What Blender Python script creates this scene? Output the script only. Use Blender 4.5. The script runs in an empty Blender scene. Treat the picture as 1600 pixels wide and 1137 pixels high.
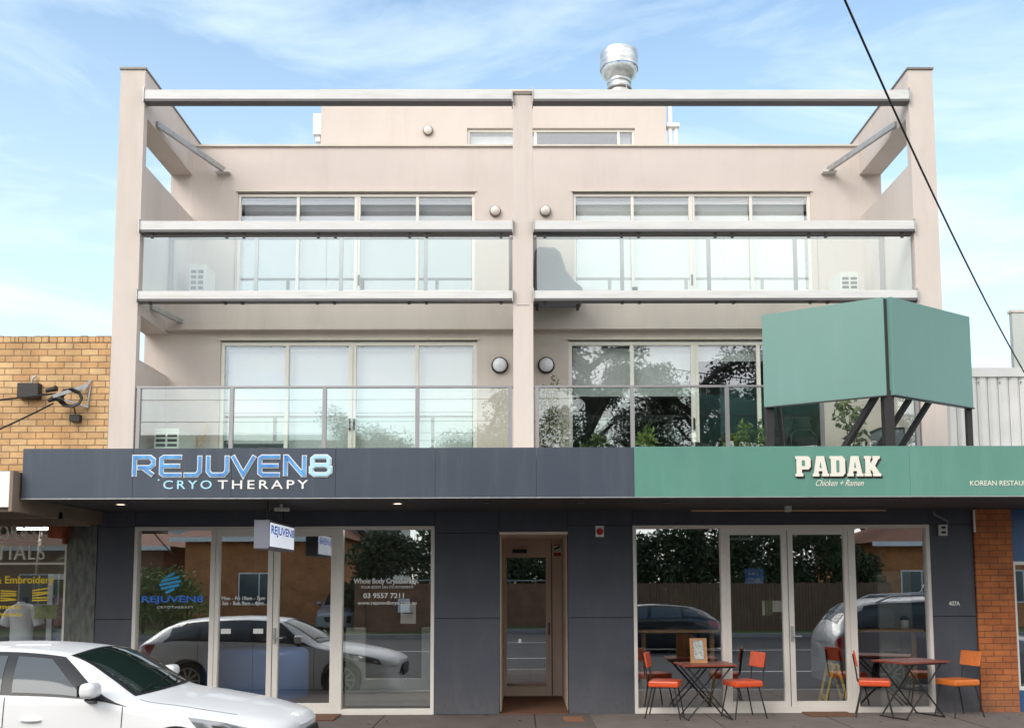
import bpy, math, random
from mathutils import Vector, Matrix
R = math.radians
random.seed(7)
scene = bpy.context.scene
col = scene.collection

# ------------------------------------------------------------------ camera
cam_d = bpy.data.cameras.new('camera'); cam = bpy.data.objects.new('camera', cam_d); col.objects.link(cam)
cam_d.sensor_width = 36.0; cam_d.lens = 1480.0 * 36.0 / 1600.0
cam_d.shift_x = -22.0 / 1600.0; cam_d.shift_y = 213.5 / 1600.0
cam_d.clip_start = 0.05; cam_d.clip_end = 2000.0
cam.matrix_world = (Matrix.Translation((0, -13.6, 1.81)) @ Matrix.Rotation(R(-0.4), 4, 'Z')
                    @ Matrix.Rotation(R(95.1), 4, 'X') @ Matrix.Rotation(R(-0.2), 4, 'Z'))
scene.camera = cam

# ------------------------------------------------------------------ world, sun, exposure
SUN_EL, SUN_AZ = 36.0, 217.0
world = bpy.data.worlds.new('World'); scene.world = world; world.use_nodes = True
nt = world.node_tree; nt.nodes.clear()
def wn(t, **k):
    n = nt.nodes.new(t)
    for a, b in k.items(): setattr(n, a, b)
    return n
out = wn('ShaderNodeOutputWorld'); bg = wn('ShaderNodeBackground'); bg.inputs['Strength'].default_value = 0.13
sky = wn('ShaderNodeTexSky', sky_type='NISHITA', sun_disc=False)
sky.sun_elevation = R(SUN_EL); sky.sun_rotation = R(SUN_AZ); sky.air_density = 1.0; sky.dust_density = 0.3; sky.ozone_density = 1.6
tc = wn('ShaderNodeTexCoord')
mp = wn('ShaderNodeMapping'); mp.inputs['Rotation'].default_value = (R(20), R(32), R(18)); mp.inputs['Scale'].default_value = (1.6, 2.5, 7.5)
n1 = wn('ShaderNodeTexNoise'); n1.inputs['Scale'].default_value = 1.5; n1.inputs['Detail'].default_value = 8; n1.inputs['Roughness'].default_value = 0.6; n1.inputs['Distortion'].default_value = 0.5
r1 = wn('ShaderNodeMapRange'); r1.inputs['From Min'].default_value = 0.47; r1.inputs['From Max'].default_value = 0.74; r1.inputs['To Min'].default_value = 0.0; r1.inputs['To Max'].default_value = 0.62
sx = wn('ShaderNodeSeparateXYZ')
r2 = wn('ShaderNodeMapRange'); r2.inputs['From Min'].default_value = 0.12; r2.inputs['From Max'].default_value = 0.62; r2.inputs['To Min'].default_value = 0.72; r2.inputs['To Max'].default_value = 0.06
mx = wn('ShaderNodeMath', operation='MAXIMUM')
ad = wn('ShaderNodeMath', operation='ADD', use_clamp=True)
mul = wn('ShaderNodeMath', operation='MULTIPLY')
mix = wn('ShaderNodeMix', data_type='RGBA')
L = nt.links.new
L(tc.outputs['Generated'], mp.inputs['Vector']); L(mp.outputs[0], n1.inputs['Vector']); L(n1.outputs['Fac'], r1.inputs['Value'])
L(tc.outputs['Generated'], sx.inputs[0]); L(sx.outputs['Z'], r2.inputs['Value'])
L(r1.outputs[0], mul.inputs[0]); mul.inputs[1].default_value = 0.8
L(mul.outputs[0], ad.inputs[0]); L(r2.outputs[0], ad.inputs[1])
# unseen bright cloud bank added on the street side as soft frontal fill
r3 = wn('ShaderNodeMapRange'); r3.inputs['From Min'].default_value = 0.25; r3.inputs['From Max'].default_value = -0.35; r3.inputs['To Min'].default_value = 0.0; r3.inputs['To Max'].default_value = 1.0
n3 = wn('ShaderNodeTexNoise'); n3.inputs['Scale'].default_value = 2.4; n3.inputs['Detail'].default_value = 6
r4 = wn('ShaderNodeMapRange'); r4.inputs['From Min'].default_value = 0.3; r4.inputs['From Max'].default_value = 0.7; r4.inputs['To Min'].default_value = 0.62; r4.inputs['To Max'].default_value = 1.0
L(tc.outputs['Generated'], n3.inputs['Vector']); L(n3.outputs['Fac'], r4.inputs['Value']); L(sx.outputs['Y'], r3.inputs['Value'])
mul2 = wn('ShaderNodeMath', operation='MULTIPLY'); L(r3.outputs[0], mul2.inputs[0]); L(r4.outputs[0], mul2.inputs[1])
L(ad.outputs[0], mx.inputs[0]); L(mul2.outputs[0], mx.inputs[1])
L(mx.outputs[0], mix.inputs[0]); tint = wn('ShaderNodeMix', data_type='RGBA', blend_type='MULTIPLY'); tint.inputs[0].default_value = 1.0; tint.inputs[7].default_value = (0.86, 1.05, 1.04, 1)
L(sky.outputs[0], tint.inputs[6]); L(tint.outputs[2], mix.inputs[6])
cc_ = wn('ShaderNodeMix', data_type='RGBA'); cc_.inputs[6].default_value = (4.4, 5.1, 5.5, 1); cc_.inputs[7].default_value = (8.2, 8.0, 7.8, 1); L(r3.outputs[0], cc_.inputs[0]); L(cc_.outputs[2], mix.inputs[7])
L(mix.outputs[2], bg.inputs['Color']); L(bg.outputs[0], out.inputs[0])

sd = bpy.data.lights.new('sun', 'SUN'); sd.energy = 1.05; sd.angle = R(28); sd.color = (1.0, 0.95, 0.88)
sun = bpy.data.objects.new('sun', sd); col.objects.link(sun)
az = R(SUN_AZ); el = R(SUN_EL)
to_sun = Vector((math.sin(az) * math.cos(el), math.cos(az) * math.cos(el), math.sin(el)))
sun.rotation_euler = to_sun.to_track_quat('Z', 'Y').to_euler(); sun.location = (0, -10, 30)
vs = scene.view_settings; vs.view_transform = 'Standard'; vs.look = 'None'; vs.gamma = 1.0; vs.use_curve_mapping = False
vs.exposure = 0.98
scene.cycles.max_bounces = 10; scene.cycles.transparent_max_bounces = 24; scene.cycles.glossy_bounces = 4

# ------------------------------------------------------------------ materials
def nodes(name):
    m = bpy.data.materials.new(name); m.use_nodes = True
    t = m.node_tree; b = t.nodes['Principled BSDF']
    return m, t, b
def pos_vec(t):
    return t.nodes.new('ShaderNodeNewGeometry').outputs['Position']
def mat(name, c, rough=0.6, metal=0.0, var=0.0, vscale=2.0, bump=0.0, bscale=60.0, c2=None, coat=0.0, stretch=None, obj=False, spec=None):
    m, t, b = nodes(name)
    b.inputs['Base Color'].default_value = (*c, 1); b.inputs['Roughness'].default_value = rough; b.inputs['Metallic'].default_value = metal
    if spec is not None: b.inputs['Specular IOR Level'].default_value = spec
    if coat: b.inputs['Coat Weight'].default_value = coat; b.inputs['Coat Roughness'].default_value = 0.04
    if var or bump:
        vec = t.nodes.new('ShaderNodeTexCoord').outputs['Object'] if obj else pos_vec(t)
        if stretch:
            mp = t.nodes.new('ShaderNodeMapping'); mp.inputs['Scale'].default_value = stretch
            t.links.new(vec, mp.inputs[0]); vec = mp.outputs[0]
    if var:
        n = t.nodes.new('ShaderNodeTexNoise'); n.inputs['Scale'].default_value = vscale; n.inputs['Detail'].default_value = 7; n.inputs['Roughness'].default_value = 0.62
        t.links.new(vec, n.inputs['Vector'])
        mr = t.nodes.new('ShaderNodeMapRange'); mr.inputs[1].default_value = 0.3; mr.inputs[2].default_value = 0.7
        t.links.new(n.outputs['Fac'], mr.inputs[0])
        mi = t.nodes.new('ShaderNodeMix'); mi.data_type = 'RGBA'
        lo = tuple(max(0, v * (1 - var)) for v in c); hi = c2 if c2 else tuple(min(1, v * (1 + var)) for v in c)
        mi.inputs[6].default_value = (*lo, 1); mi.inputs[7].default_value = (*hi, 1)
        t.links.new(mr.outputs[0], mi.inputs[0]); t.links.new(mi.outputs[2], b.inputs['Base Color'])
        mr2 = t.nodes.new('ShaderNodeMapRange'); mr2.inputs[3].default_value = max(0.02, rough - 0.08); mr2.inputs[4].default_value = min(1, rough + 0.1)
        t.links.new(n.outputs['Fac'], mr2.inputs[0]); t.links.new(mr2.outputs[0], b.inputs['Roughness'])
    if bump:
        n2 = t.nodes.new('ShaderNodeTexNoise'); n2.inputs['Scale'].default_value = bscale; n2.inputs['Detail'].default_value = 4
        t.links.new(pos_vec(t) if not obj else vec, n2.inputs['Vector'])
        bp = t.nodes.new('ShaderNodeBump'); bp.inputs['Strength'].default_value = bump; bp.inputs['Distance'].default_value = 0.01
        t.links.new(n2.outputs['Fac'], bp.inputs['Height']); t.links.new(bp.outputs[0], b.inputs['Normal'])
    return m
def weather(m, amt, scale=(5, 5, 0.35), splash=0.0, tone=(0.25, 0.2, 0.16)):
    """rain streaks and, with splash, dust thrown up from the ground"""
    t = m.node_tree; b = t.nodes['Principled BSDF']; src = b.inputs['Base Color'].links[0].from_socket
    p = pos_vec(t); mp = t.nodes.new('ShaderNodeMapping'); mp.inputs['Scale'].default_value = scale; t.links.new(p, mp.inputs[0])
    n = t.nodes.new('ShaderNodeTexNoise'); n.inputs['Scale'].default_value = 1.0; n.inputs['Detail'].default_value = 8; n.inputs['Roughness'].default_value = 0.7; t.links.new(mp.outputs[0], n.inputs['Vector'])
    mr = t.nodes.new('ShaderNodeMapRange'); mr.inputs[1].default_value = 0.5; mr.inputs[2].default_value = 0.78; mr.inputs[3].default_value = 0; mr.inputs[4].default_value = amt
    t.links.new(n.outputs['Fac'], mr.inputs[0]); fac = mr.outputs[0]
    if splash:
        s_ = t.nodes.new('ShaderNodeSeparateXYZ'); t.links.new(p, s_.inputs[0])
        m2 = t.nodes.new('ShaderNodeMapRange'); m2.inputs[1].default_value = 0.55; m2.inputs[2].default_value = 0.0; m2.inputs[3].default_value = 0; m2.inputs[4].default_value = splash; t.links.new(s_.outputs[2], m2.inputs[0])
        mm = t.nodes.new('ShaderNodeMath'); mm.operation = 'MULTIPLY'; n4 = t.nodes.new('ShaderNodeTexNoise'); n4.inputs['Scale'].default_value = 14; n4.inputs['Detail'].default_value = 8; t.links.new(p, n4.inputs['Vector'])
        t.links.new(m2.outputs[0], mm.inputs[0]); t.links.new(n4.outputs['Fac'], mm.inputs[1]); ad_ = t.nodes.new('ShaderNodeMath'); ad_.use_clamp = True; t.links.new(mm.outputs[0], ad_.inputs[0]); t.links.new(fac, ad_.inputs[1]); fac = ad_.outputs[0]
    mi = t.nodes.new('ShaderNodeMix'); mi.data_type = 'RGBA'; t.links.new(fac, mi.inputs[0]); t.links.new(src, mi.inputs[6]); mi.inputs[7].default_value = (*tone, 1); t.links.new(mi.outputs[2], b.inputs['Base Color'])
def brick(name, ca, cb, cm, w=0.24, h=0.09, mort=0.009, rough=0.85):
    m, t, b = nodes(name); b.inputs['Roughness'].default_value = rough
    p = pos_vec(t); s = t.nodes.new('ShaderNodeSeparateXYZ'); t.links.new(p, s.inputs[0])
    a = t.nodes.new('ShaderNodeMath'); t.links.new(s.outputs[0], a.inputs[0]); t.links.new(s.outputs[1], a.inputs[1])
    c = t.nodes.new('ShaderNodeCombineXYZ'); t.links.new(a.outputs[0], c.inputs[0]); t.links.new(s.outputs[2], c.inputs[1])
    dn = t.nodes.new('ShaderNodeTexNoise'); dn.inputs['Scale'].default_value = 9; t.links.new(p, dn.inputs['Vector'])
    vm = t.nodes.new('ShaderNodeVectorMath'); vm.operation = 'MULTIPLY_ADD'; vm.inputs[1].default_value = (0.012, 0.012, 0); 
    t.links.new(dn.outputs['Color'], vm.inputs[0]); t.links.new(c.outputs[0], vm.inputs[2])
    bt = t.nodes.new('ShaderNodeTexBrick'); bt.inputs['Scale'].default_value = 1; bt.inputs['Brick Width'].default_value = w; bt.inputs['Row Height'].default_value = h
    bt.inputs['Mortar Size'].default_value = mort; bt.inputs['Mortar Smooth'].default_value = 0.3; bt.inputs['Bias'].default_value = 0.0
    bt.inputs['Color1'].default_value = (*ca, 1); bt.inputs['Color2'].default_value = (*cb, 1); bt.inputs['Mortar'].default_value = (*cm, 1)
    t.links.new(vm.outputs[0], bt.inputs['Vector'])
    n = t.nodes.new('ShaderNodeTexNoise'); n.inputs['Scale'].default_value = 2.2; n.inputs['Detail'].default_value = 9; n.inputs['Roughness'].default_value = 0.7; t.links.new(p, n.inputs['Vector'])
    mr = t.nodes.new('ShaderNodeMapRange'); mr.inputs[1].default_value = 0.3; mr.inputs[2].default_value = 0.7; mr.inputs[3].default_value = 0.62; mr.inputs[4].default_value = 1.25
    t.links.new(n.outputs['Fac'], mr.inputs[0])
    hs = t.nodes.new('ShaderNodeHueSaturation'); t.links.new(mr.outputs[0], hs.inputs['Value']); t.links.new(bt.outputs['Color'], hs.inputs['Color'])
    t.links.new(hs.outputs[0], b.inputs['Base Color'])
    bp = t.nodes.new('ShaderNodeBump'); bp.invert = True; bp.inputs['Strength'].default_value = 0.8; bp.inputs['Distance'].default_value = 0.01
    t.links.new(bt.outputs['Fac'], bp.inputs['Height']); t.links.new(bp.outputs[0], b.inputs['Normal'])
    return m
def glass(name, tint, base, edge=0.5, rough=0.0, wob=0.0):
    m = bpy.data.materials.new(name); m.use_nodes = True; t = m.node_tree; t.nodes.clear()
    o = t.nodes.new('ShaderNodeOutputMaterial'); mx = t.nodes.new('ShaderNodeMixShader')
    tr = t.nodes.new('ShaderNodeBsdfTransparent'); tr.inputs[0].default_value = (*tint, 1)
    gl = t.nodes.new('ShaderNodeBsdfGlossy'); gl.inputs['Roughness'].default_value = rough; gl.inputs['Color'].default_value = (0.97, 0.98, 1, 1)
    lw = t.nodes.new('ShaderNodeLayerWeight'); lw.inputs[0].default_value = 0.35
    mr = t.nodes.new('ShaderNodeMapRange'); mr.inputs[3].default_value = base; mr.inputs[4].default_value = base + edge
    t.links.new(lw.outputs['Facing'], mr.inputs[0]); t.links.new(mr.outputs[0], mx.inputs[0])
    t.links.new(tr.outputs[0], mx.inputs[1]); t.links.new(gl.outputs[0], mx.inputs[2]); t.links.new(mx.outputs[0], o.inputs[0])
    if wob:
        n = t.nodes.new('ShaderNodeTexNoise'); n.inputs['Scale'].default_value = 1.3; n.inputs['Detail'].default_value = 2
        t.links.new(pos_vec(t), n.inputs['Vector'])
        bp = t.nodes.new('ShaderNodeBump'); bp.inputs['Strength'].default_value = wob; bp.inputs['Distance'].default_value = 0.02
        t.links.new(n.outputs['Fac'], bp.inputs['Height']); t.links.new(bp.outputs[0], gl.inputs['Normal'])
    return m
def emit(name, c, s):
    m, t, b = nodes(name); b.inputs['Base Color'].default_value = (*c, 1); b.inputs['Emission Color'].default_value = (*c, 1); b.inputs['Emission Strength'].default_value = s
    return m

M = {}
M['render'] = mat('wall_render', (0.61, 0.535, 0.485), 0.9, var=0.07, vscale=1.2, bump=0.25, bscale=220, stretch=(1, 1, 0.35))
M['render_pink'] = mat('wall_render_upper', (0.61, 0.533, 0.485), 0.9, var=0.05, vscale=0.9, bump=0.2, bscale=220)
M['cap'] = mat('parapet_cap', (0.62, 0.56, 0.48), 0.5, var=0.1)
M['cap_dark'] = mat('flashing', (0.19, 0.17, 0.15), 0.5, 0.4)
M['steel_white'] = mat('painted_steel', (0.63, 0.625, 0.61), 0.55, var=0.06, vscale=6, stretch=(0.4, 1, 2))
M['galv'] = mat('galvanised', (0.42, 0.42, 0.41), 0.45, 0.6, var=0.15, vscale=12)
M['channel_grey'] = mat('channel_grey', (0.13, 0.125, 0.125), 0.6, 0.2)
M['stainless'] = mat('stainless', (0.52, 0.53, 0.53), 0.38, 0.8, var=0.3, vscale=5, stretch=(1, 1, 3))
M['alu'] = mat('aluminium_frame', (0.74, 0.70, 0.64), 0.4, var=0.04)
M['alu_grey'] = mat('balustrade_aluminium', (0.30, 0.29, 0.295), 0.4, 0.5)
M['dark_metal'] = mat('dark_metal', (0.03, 0.027, 0.027), 0.5, 0.3)
M['blind'] = mat('roller_blind', (0.80, 0.80, 0.79), 0.9, var=0.03, vscale=1.0)
M['blind_grey'] = mat('grey_roller_blind', (0.44, 0.44, 0.45), 0.9, var=0.04, vscale=1.0)
M['navy'] = mat('navy_cladding', (0.062, 0.068, 0.088), 0.55, var=0.12, vscale=1.6, bump=0.08, bscale=90)
M['navy_fascia'] = mat('navy_fascia', (0.05, 0.064, 0.088), 0.38, var=0.06, vscale=0.9)
M['joint'] = mat('joint_dark', (0.02, 0.02, 0.022), 0.8)  # dark colour of the joints, the cladding backing and footpath spots
M['soffit'] = mat('soffit', (0.045, 0.043, 0.043), 0.7, var=0.1)
M['green'] = mat('green_panel', (0.12, 0.25, 0.215), 0.4, var=0.05, vscale=0.7)
M['green2'] = mat('green_fascia', (0.10, 0.255, 0.20), 0.35, var=0.07, vscale=0.8)
M['white'] = mat('white_paint', (0.78, 0.77, 0.74), 0.5)
M['cream'] = mat('cream_paint', (0.75, 0.71, 0.62), 0.5)
M['black'] = mat('black_paint', (0.02, 0.02, 0.02), 0.5)
M['blue'] = mat('sign_blue', (0.06, 0.22, 0.62), 0.4, var=0.25, vscale=4, c2=(0.12, 0.42, 0.8))
M['cyan'] = mat('sign_cyan', (0.22, 0.62, 0.85), 0.4)
M['cyan_pale'] = mat('sign_pale_cyan', (0.40, 0.68, 0.82), 0.4)
M['window_blue'] = mat('vinyl_blue', (0.03, 0.2, 0.75), 0.4)
M['window_cyan'] = mat('vinyl_cyan', (0.03, 0.42, 0.8), 0.4)
M['yellow'] = mat('yellow', (0.95, 0.68, 0.02), 0.5)
M['orange'] = mat('orange_vinyl', (0.66, 0.085, 0.022), 0.35, var=0.15, vscale=12, obj=True)
M['orange2'] = mat('tan_orange_vinyl', (0.66, 0.17, 0.025), 0.35, var=0.15, vscale=12, obj=True)
M['red'] = mat('red', (0.45, 0.02, 0.02), 0.4)
M['wood'] = mat('timber', (0.40, 0.20, 0.085), 0.5, var=0.25, vscale=3, stretch=(1, 8, 8), obj=True)
M['wood_pale'] = mat('pale_timber', (0.55, 0.34, 0.16), 0.5, var=0.2, vscale=3, stretch=(1, 8, 8), obj=True)
M['table_red'] = mat('red_stained_timber', (0.26, 0.055, 0.03), 0.35, var=0.3, vscale=4, stretch=(1, 9, 9), obj=True)
M['beige_door'] = mat('beige_door_paint', (0.74, 0.61, 0.50), 0.5, var=0.05)
M['interior'] = mat('interior_wall', (0.15, 0.135, 0.12), 0.8, var=0.1)
M['interior_floor'] = mat('interior_floor', (0.10, 0.085, 0.075), 0.4, var=0.2)
M['interior_pale'] = mat('interior_pale', (0.5, 0.53, 0.5), 0.8)
M['ac'] = mat('ac_casing', (0.66, 0.67, 0.62), 0.5)
M['yellow_brick'] = brick('yellow_brick', (0.66, 0.44, 0.22), (0.56, 0.32, 0.14), (0.27, 0.165, 0.09), w=0.245, h=0.094, mort=0.008)
M['orange_brick'] = brick('orange_brick', (0.52, 0.17, 0.05), (0.44, 0.13, 0.04), (0.24, 0.09, 0.04), w=0.24, h=0.088, mort=0.007)
M['brown_brick'] = brick('brown_brick', (0.30, 0.13, 0.065), (0.23, 0.10, 0.05), (0.22, 0.16, 0.12), w=0.24, h=0.088)
M['terrazzo'] = mat('green_grey_tile', (0.075, 0.085, 0.075), 0.45, var=0.5, vscale=9, c2=(0.16, 0.165, 0.14), stretch=(2, 2, 0.6))
M['path'] = mat('footpath_asphalt', (0.125, 0.10, 0.09), 0.9, var=0.22, vscale=1.8, bump=0.5, bscale=120)
M['path2'] = mat('footpath_concrete', (0.17, 0.145, 0.13), 0.9, var=0.15, vscale=2.2, bump=0.3, bscale=150)
M['road'] = mat('road_asphalt', (0.055, 0.054, 0.056), 0.85, var=0.25, vscale=1.2, bump=0.6, bscale=90)
M['kerb'] = mat('kerb_concrete', (0.3, 0.28, 0.26), 0.85, var=0.2)
M['grass'] = mat('verge_grass', (0.09, 0.12, 0.025), 0.95, var=0.5, vscale=3, bump=0.8, bscale=60)
M['leaf'] = mat('leaf_dark', (0.045, 0.075, 0.025), 0.7, var=0.5, vscale=1.2, c2=(0.10, 0.13, 0.045))
M['leaf_gum'] = mat('leaf_gum', (0.06, 0.085, 0.045), 0.6, var=0.5, vscale=0.9, c2=(0.13, 0.15, 0.09))
M['leaf_fresh'] = mat('leaf_fresh', (0.09, 0.17, 0.03), 0.6, var=0.5, vscale=5, c2=(0.22, 0.30, 0.06))
M['leaf_pale'] = mat('leaf_pale', (0.13, 0.16, 0.06), 0.6, var=0.4, vscale=5, c2=(0.28, 0.30, 0.14))
M['bark'] = mat('bark', (0.11, 0.08, 0.06), 0.9, var=0.3, vscale=4, bump=0.5, bscale=20)
M['paling'] = mat('timber_paling', (0.17, 0.095, 0.055), 0.85, var=0.35, vscale=3, stretch=(7, 7, 0.4))
M['tile_roof'] = mat('tiled_roof', (0.28, 0.11, 0.06), 0.8, var=0.25, vscale=3)
M['corrugated'] = mat('pale_corrugated', (0.60, 0.60, 0.58), 0.5, 0.2, var=0.08, vscale=1.5)
M['blue_wall'] = mat('blue_shop_paint', (0.035, 0.11, 0.26), 0.4, var=0.1)
M['shop_glass'] = glass('shop_glass', (0.95, 0.96, 0.95), 0.27, 0.5)
M['flat_glass'] = glass('apartment_glass', (0.95, 0.965, 0.96), 0.13, 0.5, wob=0.02)
M['neighbour_glass'] = glass('neighbour_glass', (0.96, 0.97, 0.96), 0.10, 0.4)
M['rail_glass'] = glass('balustrade_glass', (0.93, 0.98, 0.955), 0.085, 0.5)
M['car_white'] = mat('white_car_paint', (0.76, 0.76, 0.755), 0.4, coat=0.5)
M['car_silver'] = mat('silver_car_paint', (0.34, 0.35, 0.37), 0.4, 0.2, coat=0.8)
M['car_dark'] = mat('dark_car_paint', (0.02, 0.022, 0.028), 0.3, 0.3, coat=1.0)
M['car_glass'] = mat('car_glass', (0.09, 0.105, 0.115), 0.08, 0.0, spec=0.3)
M['screen_glass'] = mat('windscreen_glass', (0.012, 0.025, 0.02), 0.03, 0.0, spec=0.9)
M['trim'] = mat('black_trim', (0.012, 0.012, 0.013), 0.45)
M['rubber'] = mat('tyre_rubber', (0.02, 0.02, 0.02), 0.8)
M['alloy'] = mat('alloy_rim', (0.5, 0.5, 0.52), 0.3, 0.8)
M['lens'] = mat('headlight_lens', (0.25, 0.26, 0.27), 0.08, 0.5, spec=1.0, coat=1.0)
M['tail'] = mat('tail_lens', (0.35, 0.01, 0.015), 0.1, coat=1.0)
M['tube'] = emit('fluorescent_tube', (1, 0.98, 0.92), 22.0)
M['sign_board_blue'] = mat('sign_board_blue', (0.14, 0.32, 0.75), 0.5)
M['menu_print'] = mat('menu_print', (0.30, 0.36, 0.33), 0.6, var=0.5, vscale=25, c2=(0.6, 0.62, 0.58))
M['lightbox'] = emit('backlit_sign_face', (0.75, 0.8, 0.88), 0.35)
M['sign_case'] = mat('sign_case', (0.16, 0.165, 0.20), 0.5)
M['desk_blue'] = mat('desk_blue', (0.16, 0.30, 0.68), 0.4)
M['house_brick'] = brick('house_brick', (0.62, 0.24, 0.08), (0.55, 0.20, 0.07), (0.4, 0.2, 0.1), w=0.24, h=0.088)
M['lamp_on'] = emit('downlight_lit', (1.0, 0.72, 0.52), 3.0)
M['lamp_off'] = mat('downlight_glass', (0.45, 0.44, 0.42), 0.3)
M['globe'] = mat('opal_lamp', (0.72, 0.66, 0.60), 0.35)
M['globe_white'] = mat('opal_lamp_white', (0.75, 0.76, 0.80), 0.3)
M['shirt'] = mat('white_cotton', (0.72, 0.75, 0.82), 0.9, var=0.06, vscale=8)
M['paper'] = mat('paper', (0.75, 0.75, 0.72), 0.8)
M['paper_green'] = mat('green_leaflet', (0.16, 0.22, 0.12), 0.8)
M['poster_blue'] = mat('poster_blue', (0.06, 0.10, 0.32), 0.6, var=0.8, vscale=7, c2=(0.45, 0.5, 0.65))
M['poster_red'] = mat('poster_red', (0.22, 0.03, 0.07), 0.6, var=0.6, vscale=9, c2=(0.5, 0.4, 0.45))
M['cover'] = mat('grey_cover_cloth', (0.22, 0.23, 0.26), 0.9, var=0.1, vscale=4)
M['terracotta'] = mat('pot', (0.10, 0.10, 0.10), 0.7)
M['blue_plastic'] = mat('blue_plastic', (0.06, 0.22, 0.5), 0.4)
M['brown_mat'] = mat('coir_mat', (0.16, 0.075, 0.04), 0.95, var=0.3, vscale=30, bump=0.6, bscale=200)
M['brown_metal'] = mat('rusty_bracket', (0.25, 0.06, 0.02), 0.7, var=0.4, vscale=9)
M['fibro'] = mat('neighbour_soffit', (0.22, 0.165, 0.12), 0.8, var=0.15, vscale=2)

weather(M['render'], 0.2, (3, 3, 0.4)); weather(M['render_pink'], 0.15, (3, 3, 0.4)); weather(M['navy'], 0.25, (3, 3, 1.2), 0.6, (0.16, 0.145, 0.13)); weather(M['navy_fascia'], 0.18, (6, 6, 0.6), 0, (0.2, 0.2, 0.2))
weather(M['green2'], 0.25, (4, 4, 0.8), 0, (0.24, 0.36, 0.33)); weather(M['green'], 0.22, (4, 4, 0.5), 0, (0.22, 0.32, 0.30)); weather(M['yellow_brick'], 0.5, (3, 3, 1.5), 0, (0.22, 0.15, 0.10)); weather(M['orange_brick'], 0.4, (4, 4, 2), 0.9, (0.16, 0.10, 0.07))
weather(M['steel_white'], 0.35, (1.2, 4, 22), 0, (0.30, 0.28, 0.25)); weather(M['path'], 0.55, (3.5, 3.5, 3), 0, (0.07, 0.055, 0.05)); weather(M['path2'], 0.5, (5, 5, 3), 0, (0.09, 0.075, 0.065))

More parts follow.
